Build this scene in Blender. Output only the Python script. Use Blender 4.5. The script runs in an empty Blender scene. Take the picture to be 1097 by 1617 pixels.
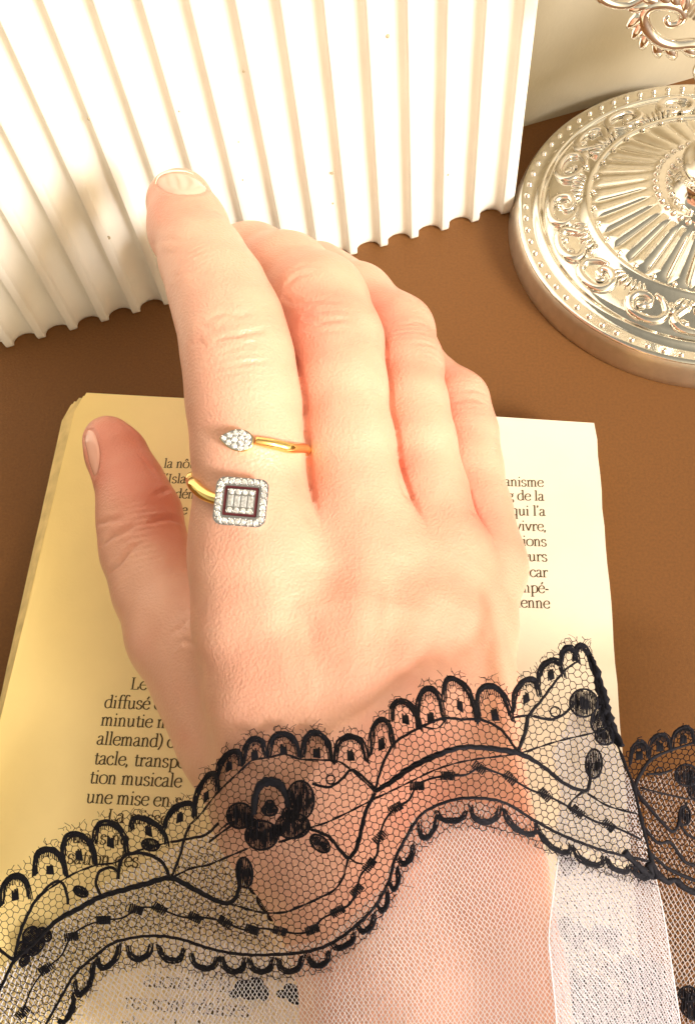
import bpy, math, random
import numpy as np
from mathutils import Vector, Matrix
MM = 0.001
RNG = random.Random(7)
# ------------------------------------------------------------------ camera
F, CX, CY, H = 1440.0, 548.5, 808.5, 172.5          # focal length in photo pixels, principal point, camera height in mm
_dn = np.array([121, -698, -1440.0]); _dn /= np.linalg.norm(_dn)
_yv = np.array([195, 2999, -1440.0]); _yv -= _dn * (_yv @ _dn); _yv /= np.linalg.norm(_yv)
ROT = np.stack([np.cross(_yv, -_dn), _yv, -_dn])    # world = ROT @ camera
CAMP = np.array([0, 0, H])
scene = bpy.context.scene
cam_d = bpy.data.cameras.new('camera'); cam = bpy.data.objects.new('camera', cam_d)
scene.collection.objects.link(cam); scene.camera = cam
cam_d.sensor_fit = 'VERTICAL'; cam_d.sensor_height = 24.0; cam_d.sensor_width = 24.0 * 1097 / 1617
cam_d.lens = F / 1617 * 24.0
cam_d.clip_start = 0.005; cam_d.clip_end = 20
m4 = Matrix([list(r) for r in ROT]).to_4x4(); m4.translation = Vector(CAMP * MM); cam.matrix_world = m4
# ------------------------------------------------------------------ light
SUN_AZ = math.atan2(-0.60, 0.80); SUN_EL = math.radians(29)
sun_dir = Vector((math.cos(SUN_EL) * math.cos(SUN_AZ), math.cos(SUN_EL) * math.sin(SUN_AZ), math.sin(SUN_EL)))
world = bpy.data.worlds.new('World'); scene.world = world; world.use_nodes = True
wn = world.node_tree; bg = wn.nodes['Background']
sky = wn.nodes.new('ShaderNodeTexSky'); sky.sky_type = 'NISHITA'; sky.sun_disc = False
sky.sun_elevation = SUN_EL; sky.sun_rotation = math.pi / 2 - SUN_AZ
sky.dust_density = 4.0; sky.ozone_density = 0.6
warm = wn.nodes.new('ShaderNodeMix'); warm.data_type = 'RGBA'; warm.blend_type = 'MULTIPLY'
warm.inputs[0].default_value = 1.0; warm.inputs[7].default_value = (1.0, 0.84, 0.57, 1)
hs = wn.nodes.new('ShaderNodeHueSaturation'); hs.inputs['Saturation'].default_value = 0.3
wn.links.new(sky.outputs[0], hs.inputs['Color']); wn.links.new(hs.outputs[0], warm.inputs[6]); wn.links.new(warm.outputs[2], bg.inputs[0])
bg.inputs[1].default_value = 0.15
sun_d = bpy.data.lights.new('sun', 'SUN'); sun_d.energy = 2.9; sun_d.angle = math.radians(13); sun_d.color = (1.0, 0.97, 0.93)
sun = bpy.data.objects.new('sun', sun_d); scene.collection.objects.link(sun)
sun.rotation_euler = sun_dir.to_track_quat('Z', 'Y').to_euler(); sun.location = sun_dir * 0.6
scene.view_settings.view_transform = 'Standard'; scene.view_settings.look = 'None'
scene.view_settings.exposure = 0.47; scene.view_settings.gamma = 1.0
# ------------------------------------------------------------------ helpers
def ray(px, py):
    d = ROT @ np.array([(px - CX) / F, -(py - CY) / F, -1.0]); return d / np.linalg.norm(d)
def at(px, py, z):
    d = ray(px, py); return CAMP + d * ((z - H) / d[2])
def proj(w):
    c = ROT.T @ (np.asarray(w, float) - CAMP); return (CX + F * c[0] / -c[2], CY - F * c[1] / -c[2])
def tag(o, label=None, cat=None, group=None, kind=None):
    if label: o['label'] = label
    if cat: o['category'] = cat
    if group: o['group'] = group
    if kind: o['kind'] = kind
    return o
def empty(name, loc=(0, 0, 0)):
    o = bpy.data.objects.new(name, None); scene.collection.objects.link(o)
    o.location = Vector(loc) * MM; o.empty_display_size = 0.01; return o
def mesh_obj(name, V, Fc, mat, parent=None, smooth=False):
    me = bpy.data.meshes.new(name)
    V = np.asarray(V, float) * MM
    if parent is not None: V = V - np.array(parent_origin(parent))
    me.from_pydata(V.tolist(), [], Fc if isinstance(Fc, list) else Fc.tolist())
    if smooth: me.polygons.foreach_set('use_smooth', [True] * len(me.polygons))
    me.materials.append(mat); me.update()
    o = bpy.data.objects.new(name, me); scene.collection.objects.link(o)
    if parent is not None: o.parent = parent
    return o
def parent_origin(p):
    v = Vector((0, 0, 0))
    while p is not None: v += p.location; p = p.parent
    return v
class MB:
    """collects pieces (millimetres, world axes) and links them as one mesh"""
    def __init__(s): s.v = []; s.f = []
    def add(s, V, Fc):
        b = len(s.v); s.v += [tuple(map(float, p)) for p in V]; s.f += [[i + b for i in f] for f in Fc]
    def tube(s, P, r, n=6, closed=False, flat=1.0, nrm=None, caps=True):
        P = np.asarray(P, float); m = len(P); r = np.broadcast_to(np.asarray(r, float), (m,))
        if closed: T = np.roll(P, -1, 0) - np.roll(P, 1, 0)
        else:
            T = np.empty_like(P); T[1:-1] = P[2:] - P[:-2]; T[0] = P[1] - P[0]; T[-1] = P[-1] - P[-2]
        T /= np.linalg.norm(T, axis=1)[:, None] + 1e-12
        N = np.empty_like(P)
        if nrm is None:
            a = np.array([0, 0, 1.0]) if abs(T[0][2]) < .9 else np.array([1.0, 0, 0])
            for i in range(m):
                a = a - T[i] * (a @ T[i]); a /= np.linalg.norm(a) + 1e-12; N[i] = a
        else:
            N = np.broadcast_to(np.asarray(nrm, float), P.shape).copy()
            N -= T * (N * T).sum(1)[:, None]; N /= np.linalg.norm(N, axis=1)[:, None] + 1e-12
        B = np.cross(T, N); V = []
        for i in range(m):
            for k in range(n):
                t = 2 * math.pi * k / n
                V.append(P[i] + r[i] * (math.cos(t) * B[i] + math.sin(t) * N[i] * flat))
        Fc = []
        for i in range(m if closed else m - 1):
            j = (i + 1) % m
            for k in range(n):
                l = (k + 1) % n; Fc.append([i * n + k, i * n + l, j * n + l, j * n + k])
        if caps and not closed:
            Fc.append(list(range(n))[::-1]); Fc.append([(m - 1) * n + k for k in range(n)])
        s.add(V, Fc)
    def blob(s, c, rx, ry, rz, ax=(1, 0, 0), up=(0, 0, 1), n=10, rings=6):
        ax = np.asarray(ax, float); up = np.asarray(up, float); up = up / np.linalg.norm(up)
        ax = ax - up * (ax @ up); ax /= np.linalg.norm(ax); by = np.cross(up, ax); V = []; c = np.asarray(c, float)
        V.append(c + up * rz)
        for i in range(1, rings):
            p = math.pi * i / rings
            for k in range(n):
                t = 2 * math.pi * k / n
                V.append(c + math.sin(p) * (rx * math.cos(t) * ax + ry * math.sin(t) * by) + math.cos(p) * rz * up)
        V.append(c - up * rz); Fc = []
        for k in range(n):
            Fc.append([0, 1 + k, 1 + (k + 1) % n]); e = 1 + (rings - 2) * n
            Fc.append([e + (k + 1) % n, e + k, len(V) - 1])
        for i in range(rings - 2):
            for k in range(n):
                a = 1 + i * n; Fc.append([a + k, a + n + k, a + n + (k + 1) % n, a + (k + 1) % n])
        s.add(V, Fc)
    def box(s, lo, hi):
        x0, y0, z0 = lo; x1, y1, z1 = hi
        s.add([(x, y, z) for z in (z0, z1) for x, y in ((x0, y0), (x1, y0), (x1, y1), (x0, y1))],
              [[3, 2, 1, 0], [4, 5, 6, 7], [0, 1, 5, 4], [1, 2, 6, 5], [2, 3, 7, 6], [3, 0, 4, 7]])
    def build(s, name, mat, parent=None, smooth=False):
        return mesh_obj(name, np.array(s.v), s.f, mat, parent, smooth)
def catmull(P, n=6, closed=False):
    P = [np.asarray(p, float) for p in P]; m = len(P); out = []
    for i in range(m if closed else m - 1):
        g = (lambda k: P[k % m]) if closed else (lambda k: P[min(max(k, 0), m - 1)])
        a, b, c, d = g(i - 1), g(i), g(i + 1), g(i + 2)
        for k in range(n):
            t = k / n; out.append(.5 * (2 * b + (c - a) * t + (2 * a - 5 * b + 4 * c - d) * t * t + (3 * b - a - 3 * c + d) * t ** 3))
    if not closed: out.append(P[-1])
    return np.array(out)
def material(name, col, rough=.6, metal=0., bump=0., bscale=2000., var=0., vscale=200., sss=0., coat=0., spec=.5, detail=4., dark=None):
    m = bpy.data.materials.new(name); m.use_nodes = True; nt = m.node_tree; p = nt.nodes['Principled BSDF']
    p.inputs['Base Color'].default_value = (*col, 1); p.inputs['Roughness'].default_value = rough
    p.inputs['Metallic'].default_value = metal; p.inputs['Specular IOR Level'].default_value = spec
    p.inputs['Coat Weight'].default_value = coat
    tc = nt.nodes.new('ShaderNodeTexCoord')
    if var:
        n = nt.nodes.new('ShaderNodeTexNoise'); n.inputs['Scale'].default_value = vscale; n.inputs['Detail'].default_value = detail
        r = nt.nodes.new('ShaderNodeMix'); r.data_type = 'RGBA'
        d = dark or tuple(c * (1 - var) for c in col)
        r.inputs[6].default_value = (*d, 1); r.inputs[7].default_value = (*[min(1, c * (1 + var * .4)) for c in col], 1)
        mr = nt.nodes.new('ShaderNodeMapRange'); mr.inputs[1].default_value = .3; mr.inputs[2].default_value = .7
        nt.links.new(tc.outputs['Object'], n.inputs['Vector']); nt.links.new(n.outputs['Fac'], mr.inputs[0])
        nt.links.new(mr.outputs[0], r.inputs[0]); nt.links.new(r.outputs[2], p.inputs['Base Color'])
    if bump:
        n2 = nt.nodes.new('ShaderNodeTexNoise'); n2.inputs['Scale'].default_value = bscale; n2.inputs['Detail'].default_value = 5
        b = nt.nodes.new('ShaderNodeBump'); b.inputs['Strength'].default_value = 1; b.inputs['Distance'].default_value = bump * MM
        nt.links.new(tc.outputs['Object'], n2.inputs['Vector']); nt.links.new(n2.outputs['Fac'], b.inputs['Height'])
        nt.links.new(b.outputs[0], p.inputs['Normal'])
    return m
# ------------------------------------------------------------------ the setting and the white props behind
M_table = material('brown_card', (.158, .061, .010), .74, bump=.05, bscale=2000, var=.16, vscale=1700, detail=8)
o = mesh_obj('table_top', [(-900, -700, 0), (900, -700, 0), (900, 900, 0), (-900, 900, 0)], [[0, 1, 2, 3]], M_table)
tag(o, 'brown paper covered table top', kind='structure')
M_plaster = material('white_plaster', (.84, .81, .74), .7, bump=.07, bscale=500, var=.05, vscale=90)
WP = at(0, 555, 0); WQ = at(794, 341, 0)
we = (WQ - WP) / np.linalg.norm(WQ - WP); wnm = np.cross(we, [0, 0, 1.0])          # along the face, out of the face
def plinth():
    root = empty('fluted_block', WP + we * 60)
    tag(root, 'tall white plaster block with vertical flutes standing behind the fingertips', 'plaster block')
    base = []                                             # plan outline: s along the face, d out of it (mm)
    s0, pitch, fil, dep = 2.7, 7.76, 1.9, 2.5
    for k in range(-5, 16):
        a = s0 + k * pitch
        base += [(a - fil / 2 + .25, 0), (a + fil / 2 - .25, 0)]
        x0, x1 = a + fil / 2, a + pitch - fil / 2
        for j in range(0, 13):
            t = math.pi * j / 12
            base.append(((x0 + x1) / 2 - (x1 - x0) / 2 * math.cos(t), -.12 - dep * math.sin(t) ** .8))
    a = s0 + 16 * pitch
    base += [(a - fil / 2 + .25, 0), (a + .9, 0), (a + 1.8, -.25), (a + 2.2, -.9), (a + 2.3, -1.6)]
    front = len(base)
    base += [(a + 2.3, -26), (s0 - 5 * pitch, -26)]
    zs = [0, .5, 1.2, 2.2, 6] + list(np.arange(12, 300, 6.0))
    V = []; n = len(base); g = np.random.RandomState(3)
    chip = {}
    for zi, z in enumerate(zs):
        for i, (s_, d_) in enumerate(base):
            dd = d_ - (.55 * (1 - z / 2.2) ** 2 if z < 2.2 and i < front else 0)
            w = g.normal(0, .035) if i < front else 0
            p = WP + we * s_ + wnm * (dd + w); V.append((p[0], p[1], z + (.02 if zi == 0 else 0)))
    Fc = []
    for z in range(len(zs) - 1):
        for i in range(n):
            j = (i + 1) % n; Fc.append([z * n + i, z * n + j, (z + 1) * n + j, (z + 1) * n + i])
    Fc.append([(len(zs) - 1) * n + i for i in range(n)]); Fc.append(list(range(n))[::-1])
    o = mesh_obj('fluted_face', V, Fc, M_plaster, root, True)
    M_speck = material('plaster_speck', (.42, .36, .25), .8)
    for (px, py, r) in [(172, 377, .45), (383, 285, .3), (528, 284, .35), (530, 333, .25), (618, 70, .4), (707, 276, .35), (141, 188, .35), (380, 233, .2), (283, 176, .2), (258, 312, .2), (387, 120, .25)]:
        d = ray(px, py); t = ((WP - CAMP) @ wnm) / (d @ wnm); p = CAMP + d * t
        s_ = ((p - WP) @ we - s0) % pitch
        dpt = -dep * math.sin(math.pi * min(max((s_ - fil / 2) / (pitch - fil), 0), 1)) ** .8
        b = MB(); b.blob(p + wnm * dpt, r, r * 1.3, .1, we, wnm, 8, 4); b.build('chip', M_speck, root, True)
plinth()
M_board = material('white_board', (.40, .35, .26), .8, bump=.05, bscale=900, var=.06, vscale=60)
bp = at(815, 203, 0); bq = at(1097, 122, 0); be = (bq - bp) / np.linalg.norm(bq - bp); bn = np.cross(be, [0, 0, 1.0])
b = MB()
A0 = bp - be * 60; B0 = bp + be * 220
b.add([tuple(A0), tuple(B0), tuple(B0 - bn * 3), tuple(A0 - bn * 3)] + [tuple(q + np.array([0, 0, 260])) for q in (A0, B0, B0 - bn * 3, A0 - bn * 3)],
      [[3, 2, 1, 0], [4, 5, 6, 7], [0, 1, 5, 4], [1, 2, 6, 5], [2, 3, 7, 6], [3, 0, 4, 7]])
o = b.build('backing_board', M_board); tag(o, 'plain off white board standing behind the silver candlestick', 'board')
# ------------------------------------------------------------------ the open book page
ZB = 9.0
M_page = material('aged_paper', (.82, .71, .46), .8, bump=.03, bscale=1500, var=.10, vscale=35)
M_edge = material('aged_paper_edge', (.78, .60, .28), .85, bump=.03, bscale=1500, var=.2, vscale=300)
nt = M_page.node_tree; mixn = [n for n in nt.nodes if n.type == 'MIX'][0]; p_ = nt.nodes['Principled BSDF']      # old paper; warm shaded left and whiter sunlit right painted into its colour
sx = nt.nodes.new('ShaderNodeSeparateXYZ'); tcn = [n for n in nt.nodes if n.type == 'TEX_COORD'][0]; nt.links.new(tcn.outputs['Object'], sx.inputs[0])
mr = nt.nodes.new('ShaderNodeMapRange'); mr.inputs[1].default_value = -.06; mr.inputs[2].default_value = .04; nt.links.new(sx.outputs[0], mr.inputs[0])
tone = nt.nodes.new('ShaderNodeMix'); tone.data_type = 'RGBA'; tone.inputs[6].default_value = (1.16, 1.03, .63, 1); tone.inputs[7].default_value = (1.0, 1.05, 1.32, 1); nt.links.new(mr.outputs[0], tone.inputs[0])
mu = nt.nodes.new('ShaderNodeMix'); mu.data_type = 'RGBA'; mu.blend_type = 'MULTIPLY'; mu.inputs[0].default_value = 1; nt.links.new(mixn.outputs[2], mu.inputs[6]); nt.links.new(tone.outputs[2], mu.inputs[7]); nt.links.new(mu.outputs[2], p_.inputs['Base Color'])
M_ink = material('ink', (.075, .05, .022), .8, var=.3, vscale=3000)
book = empty('book', (-24, 20, 0)); tag(book, 'old paperback with yellowed pages lying under the hand', 'book')
def sheet(name, z, th, left, right, top, bot, mat, seed, rag=.12, crn=1.2):
    """left / right: (x at top, x at bottom) of the sheet, y from top to bottom"""
    g = np.random.RandomState(seed); N = 46; ys = np.linspace(0, 1, N)
    L = []; R_ = []
    for i, t in enumerate(ys):
        y = top[0] + (bot - top[0]) * t; yr = top[1] + (bot - top[1]) * t
        c = crn * max(0, 1 - (t * (top[0] - bot)) / 3.5) ** 2
        L.append((left[0] + (left[1] - left[0]) * t + c + g.normal(0, rag * .4), y))
        nick = 0
        R_.append((right[0] + (right[1] - right[0]) * t - .3 * c + g.normal(0, rag), yr))
    K = 14; V = []
    for (xl, yl), (xr, yr) in zip(L, R_):
        for k in range(K + 1):
            u = k / K; V.append((xl + (xr - xl) * u, yl + (yr - yl) * u, z + .5 * math.sin(u * 3.0) ** 2 * (name == 'page')))
    n = len(V); V += [(x, y, zz - th) for x, y, zz in V]; W = K + 1; Fc = []
    for i in range(N - 1):
        for k in range(K):
            a = i * W + k; Fc.append([a, a + W, a + W + 1, a + 1]); Fc.append([n + a, n + a + 1, n + a + W + 1, n + a + W])
    ring = [k for k in range(W)] + [i * W + K for i in range(1, N)] + [(N - 1) * W + k for k in range(K - 1, -1, -1)] + [i * W for i in range(N - 2, 0, -1)]
    for a, c in zip(ring, ring[1:] + ring[:1]): Fc.append([a, c, n + c, n + a])
    return mesh_obj(name, V, Fc, mat, book)
TL = at(131, 620, ZB); TR = at(941, 668, ZB); RB = at(980, 1160, ZB); LB = at(39, 994, ZB); LB2 = at(20, 1000, 6.5); TL2 = at(100, 640, 6.5)
xr = lambda y: TR[0] + (RB[0] - TR[0]) * (TR[1] - y) / (TR[1] - RB[1])
xl = lambda y: TL[0] + (LB[0] - TL[0]) * (TL[1] - y) / (TL[1] - LB[1])
YB = -75.0
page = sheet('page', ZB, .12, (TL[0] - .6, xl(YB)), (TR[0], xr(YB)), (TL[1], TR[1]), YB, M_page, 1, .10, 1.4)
g = np.random.RandomState(5); z = ZB - .2
xl2 = lambda y: TL2[0] + (LB2[0] - TL2[0]) * (TL2[1] - y) / (TL2[1] - LB2[1])
for i in range(20):
    f = min(1, (i + 1) / 9) if i > 1 else .12 * i
    a0 = TL[0] - .6 + (TL2[0] + .4 - TL[0]) * f + g.normal(0, .15); a1 = xl(YB) + (xl2(YB) - xl(YB)) * f + g.normal(0, .15)
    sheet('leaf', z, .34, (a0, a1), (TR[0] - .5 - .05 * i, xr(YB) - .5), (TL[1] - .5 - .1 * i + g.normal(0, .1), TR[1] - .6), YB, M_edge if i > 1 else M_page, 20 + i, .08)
    z -= .425
G = {
'a': (.86, 'C .12,.78 .22,.95 .42,1.03 .6,.92 .62,.7 .62,.2 .7,.02 .86,.08;C .62,.58 .3,.5 .1,.32 .12,.1 .3,-.03 .5,.05 .62,.2'),
'c': (.84, 'C .78,.82 .6,1 .4,1.01 .15,.8 .08,.5 .15,.18 .42,-.03 .65,.03 .82,.2;D .72,.82'),
'd': (1.0, 'L .78,1.6 .78,0;C .78,.85 .55,1.03 .2,.88 .08,.5 .18,.1 .45,-.03 .78,.15;L .78,.03 1,.06;L .58,1.52 .78,1.6'),
'e': (.88, 'L .1,.55 .82,.58;C .82,.58 .75,.92 .48,1.03 .2,.85 .08,.5 .18,.15 .48,-.03 .7,.05 .85,.22'),
'f': (.6, 'C .78,1.48 .62,1.63 .42,1.58 .3,1.25;L .3,1.25 .3,0;L .05,.97 .62,.97;L .1,0 .52,0'),
'g': (.9, 'C .42,1.02 .14,.85 .14,.55 .42,.38 .7,.55 .7,.85 .42,1.02;C .28,.4 .15,.25 .25,.1 .7,.06 .85,-.15 .7,-.42 .4,-.5 .1,-.4 .08,-.2 .25,.05;L .66,.92 .92,1.0'),
'i': (.5, 'L .25,.97 .25,0;L .05,0 .46,0;L .06,.9 .25,.98;D .24,1.42'),
'I': (.66, 'L .32,1.45 .32,0;L .08,0 .56,0;L .08,1.45 .56,1.45'),
'l': (.5, 'L .25,1.6 .25,0;L .05,0 .46,0;L .06,1.52 .25,1.6'),
'm': (1.5, 'L .24,.97 .24,0;C .24,.75 .42,.98 .6,1.0 .73,.75;L .73,.78 .73,0;C .73,.75 .9,.98 1.08,1 1.22,.75;L 1.22,.78 1.22,0;L .05,0 .44,0;L .56,0 .92,0;L 1.05,0 1.42,0;L .06,.9 .24,.98'),
'n': (1.04, 'L .24,.97 .24,0;C .24,.75 .42,.98 .62,1.0 .77,.75;L .77,.78 .77,0;L .05,0 .44,0;L .58,0 .98,0;L .06,.9 .24,.98'),
'o': (.98, 'C .5,1.03 .16,.86 .07,.5 .16,.14 .5,-.03 .84,.14 .92,.5 .84,.86 .5,1.03'),
'p': (1.0, 'L .24,.97 .24,-.55;C .24,.8 .5,1.03 .82,.88 .92,.5 .82,.12 .5,-.03 .24,.1;L .04,-.55 .48,-.55;L .06,.9 .24,.98'),
'q': (1.0, 'L .78,.97 .78,-.55;C .78,.85 .55,1.03 .2,.88 .08,.5 .18,.1 .45,-.03 .78,.15;L .56,-.55 .98,-.55'),
'r': (.74, 'L .24,.97 .24,0;C .24,.65 .38,.92 .58,1.0 .68,.95;L .05,0 .5,0;L .06,.9 .24,.98;D .66,.9'),
's': (.76, 'C .62,.78 .5,1 .3,1.02 .12,.85 .15,.62 .4,.5 .62,.38 .65,.15 .45,-.03 .2,0 .08,.2'),
't': (.62, 'L .3,1.3 .3,.2;C .3,.2 .36,0 .5,-.02 .66,.1;L .05,.97 .6,.97'),
'u': (1.04, 'L .22,.97 .22,.25;C .22,.25 .32,0 .52,-.02 .78,.2;L .78,.97 .78,.03;L .04,.95 .22,.97;L .6,.95 .78,.97;L .78,.03 .98,.06'),
'v': (.92, 'T .1,.97 .46,0;t .46,0 .82,.97;L 0,.97 .3,.97;L .66,.97 .94,.97'),
'L': (1.1, 'L .3,1.45 .3,0;L .08,0 .95,0;L .95,0 1.0,.35;L .08,1.45 .52,1.45'),
"'": (.36, 'T .2,1.6 .12,1.25'), ',': (.42, 'T .2,.08 .1,-.25;D .18,.06'), '.': (.42, 'D .18,.06'),
'-': (.6, 'T .08,.5 .5,.5'), '(': (.5, 'C .45,1.6 .15,1.1 .12,.6 .2,.1 .45,-.35'), ')': (.5, 'C .05,1.6 .35,1.1 .38,.6 .3,.1 .05,-.35'),
'^': (0, 'L .28,1.2 .5,1.5;L .5,1.5 .72,1.2'), '/': (0, 'L .45,1.2 .66,1.55'), '`': (0, 'L .5,1.2 .28,1.55'),
}
ACC = {'ô': ('o', '^'), 'é': ('e', '/'), 'ê': ('e', '^'), 'à': ('a', '`')}
def text_line(s, x, y, xh, zt, right=False, track=1.0):
    thick, thin = .20, .085; V = []; Fc = []
    def adv(c): return .5 if c == ' ' else G[ACC[c][0] if c in ACC else c][0]
    if right: x = x - sum(adv(c) for c in s) * xh * track
    g = np.random.RandomState(len(s) * 7 + 3)
    def ribbon(P, w):
        P = np.array(P); m = len(P); T = np.gradient(P, axis=0); T /= np.linalg.norm(T, axis=1)[:, None] + 1e-9
        wd = w if w is not None else thin + (thick - thin) * np.abs(T[:, 1]) ** 1.3
        Nn = np.stack([-T[:, 1], T[:, 0]], 1) * (np.asarray(wd) * .5 + np.zeros(m))[:, None]; b = len(V)
        for a, n_ in zip(P, Nn):
            for q in (a + n_, a - n_): V.append((x + q[0] * xh * track, y + q[1] * xh, zt))
        for i in range(m - 1): Fc.append([b + 2 * i, b + 2 * i + 1, b + 2 * i + 3, b + 2 * i + 2])
    for c in s:
        if c != ' ':
            for gl in (ACC[c] if c in ACC else (c,)):
                for st in G[gl][1].split(';'):
                    k, *pts = st.split(' '); pts = [tuple(map(float, q.split(','))) for q in pts]
                    if k == 'C': ribbon(catmull(pts, 5), None)
                    elif k == 'D':
                        b = len(V); px, py = pts[0]
                        for j in range(8): V.append((x + (px + .11 * math.cos(j * .785)) * xh, y + (py + .11 * math.sin(j * .785)) * xh, zt))
                        Fc.append([b + j for j in range(8)])
                    elif k == 'T': ribbon(pts, thick)
                    else: ribbon(pts, None)
        x += adv(c) * xh * track
    tz = np.array(V); l_ = TL[0] - .6 + (xl(YB) - TL[0] + .6) * (TL[1] - tz[:, 1]) / (TL[1] - YB); u_ = (tz[:, 0] - l_) / (np.array([xr(q) for q in tz[:, 1]]) - l_)
    tz[:, 2] = ZB + .5 * np.sin(u_ * 3.0) ** 2 + .04; return mesh_obj('text_line', tz, Fc, M_ink, page)
def page_z(x): 
    return ZB
XH = 1.42
def put(s, px, py, right=False, xh=XH, track=1.0):
    p = at(px, py, ZB + .3)
    u = (p[0] - xl(p[1])) / (xr(p[1]) - xl(p[1]))
    return text_line(s, p[0], p[1], xh, ZB + .56, right, track)
for s, px, py in [('la nôtre', 258, 738), ("l'Islande", 255, 762), ('cadémie', 258, 786), ('être', 262, 811), ('en', 268, 835)]: put(s, px, py, False, 1.40)
for s, px, py in [('umanisme', 858, 768), ('ang de la', 859, 790), ("qui l'a", 861, 814), ('vivre,', 863, 838), ('tions', 863, 862), ('leurs', 864, 886), ('les car', 865, 911), ('ompé-', 867, 936), ('ienne', 868, 960)]: put(s, px, py, True, 1.40)
for s, px, py in [('Le', 205, 1088), ('diffusé e', 164, 1117), ('minutie m', 158, 1145), ('allemand) c', 152, 1175), ('tacle, transpor', 147, 1206), ('tion musicale', 140, 1236), ('une mise en s', 135, 1267), ('La misse', 168, 1298),
                  ('tions ne', 112, 1330), ('sation des', 105, 1363), ('ations de la', 226, 1557), ('res sont réalisés', 196, 1592), ('plus à la di', 190, 1630)]: put(s, px, py, False, 1.5, 1.07)
# ------------------------------------------------------------------ the silver candlestick
def silver(name, col=(.89, .865, .80), rough=.10, bump=.02, bs=700):
    return material(name, col, rough, metal=1.0, bump=bump, bscale=bs, var=.08, vscale=500)
M_sil = silver('silver'); M_silb = silver('silver_bright', (.90, .87, .82), .06, .0); M_sils = silver('brushed_silver', (.70, .62, .52), .38, .02, 900)
CC = np.array([61.5, 158.8])
stick = empty('candlestick', (CC[0], CC[1], 0)); tag(stick, 'ornate silver candlestick with beaded round foot and curled arms', 'candlestick')
def lathe(name, prof, mat, n=180, mod=None, z0=None, smooth=True, par=None):
    V = []; Fc = []
    for r, z in prof:
        for k in range(n):
            t = 2 * math.pi * k / n; rr, zz = (r, z) if mod is None else mod(r, z, t)
            V.append((CC[0] + rr * math.cos(t), CC[1] + rr * math.sin(t), zz))
    for i in range(len(prof) - 1):
        for k in range(n):
            l = (k + 1) % n; Fc.append([i * n + k, i * n + l, (i + 1) * n + l, (i + 1) * n + k])
    return mesh_obj(name, V, Fc, mat, par or stick, smooth)
skirt = [(43.9, 0), (44.6, .05), (44.7, .5), (44.4, 1.5), (43.6, 4.6), (43.1, 5.7), (42.9, 6.0)]
lathe('skirt', skirt, M_sils)
disc = [(42.9, 6.0), (42.8, 6.35), (42.4, 6.6), (41.9, 6.62), (40.2, 6.66), (39.3, 6.7), (38.8, 7.1), (38.3, 7.45), (37.9, 7.45), (37.5, 7.0), (37.1, 6.7), (36.6, 6.75), (36.2, 7.3), (35.5, 7.6), (33, 8.1), (30, 8.9), (28.4, 9.5), (27.9, 10.1), (27.4, 10.4), (26.8, 10.3), (26.4, 9.9)]
lathe('disc', disc, M_sil, 240)
def flu(r, z, t):
    e = max(0, min(1, (r - 14) / 2.0)) * max(0, min(1, (26.2 - r) / 1.2))
    ph = (t * 34 / (2 * math.pi)) % 1.0
    return r, z + e * (.85 * (math.sin(math.pi * ph) ** .7) - .4) * (r / 26) ** .8
sun_p = [(26.4, 9.9)] + [(r, 10.0 + 4.6 * (1 - (r - 14) / 12.4) ** 1.15) for r in np.linspace(26, 14, 22)] + [(13.6, 14.9), (12.9, 15.3)]
lathe('sunburst', sun_p, M_sil, 34 * 14, flu)
boss = [(12.9, 15.3), (11.8, 15.4), (10.8, 15.2), (10.0, 15.6), (9.2, 16.8), (8.6, 18.6), (8.3, 20.2), (8.6, 21), (8.9, 21.6), (8.6, 22.3), (7.8, 22.9), (6.8, 23.6), (6.0, 25.5), (5.2, 29), (4.7, 33), (4.9, 36), (6.2, 38.4), (6.6, 40), (5.6, 42), (4.6, 44), (4.2, 52), (4.2, 60), (5.4, 63), (5.8, 65), (5, 67), (4, 70), (3.6, 78)]
lathe('stem', boss, M_silb, 90)
def beads(name, n, r, z, rad, mat):
    proto = None
    for k in range(n):
        t = 2 * math.pi * (k + .35) / n
        if proto is None:
            b = MB(); b.blob((CC[0], CC[1], 0), rad, rad, rad * .85, n=12, rings=8); proto = o = b.build(name, mat, stick, True)
        else:
            o = proto.copy(); scene.collection.objects.link(o); o.parent = stick
        o.location = Vector((r * math.cos(t), r * math.sin(t), z)) * MM
beads('bead', 72, 41.1, 6.75, .72, M_silb)
beads('collar_bead', 40, 13.2, 15.4, .78, M_silb)
beads('collar_bead', 30, 10.6, 15.7, .6, M_silb)
beads('rib_bead', 34, 26.2, 10.6, .55, M_silb)
def pol(r, t, z): return (CC[0] + r * math.cos(t), CC[1] + r * math.sin(t), z)
def dz(r): return float(np.interp(r, [p[0] for p in disc][::-1], [p[1] for p in disc][::-1]))
def scroll(t0, sgn, b):
    c = lambda r, dt, l=.3: pol(r, t0 + sgn * dt, dz(r) + l)
    P_ = catmull([c(29.6, .34), c(30.4, .27), c(32.6, .22), c(34.9, .25), c(35.6, .33), c(35.2, .42), c(33.4, .47), c(31.3, .46), c(30.4, .40), c(31.0, .345), c(32.2, .345), c(32.5, .38)], 6)
    b.tube(P_, np.interp(np.linspace(0, 1, len(P_)), [0, .3, .6, .85, 1], [.5, 1.05, 1.15, .6, .9]), 10)
    P_ = catmull([c(29.2, .05), c(30.6, .1), c(33.2, .16), c(35.0, .13), c(35.7, .06), c(35.6, -.02), c(34.3, -.05), c(33.6, -.02)], 6)
    b.tube(P_, np.interp(np.linspace(0, 1, len(P_)), [0, .4, .7, 1], [.5, 1.2, .9, .5]), 10)
    b.blob(c(32.9, .39, .35), 1.3, 1.1, .6); b.blob(c(34.2, -.02, .4), 1.1, .8, .7); b.blob(c(31.4, .2, .3), 1.0, 1.6, .6)
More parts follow.
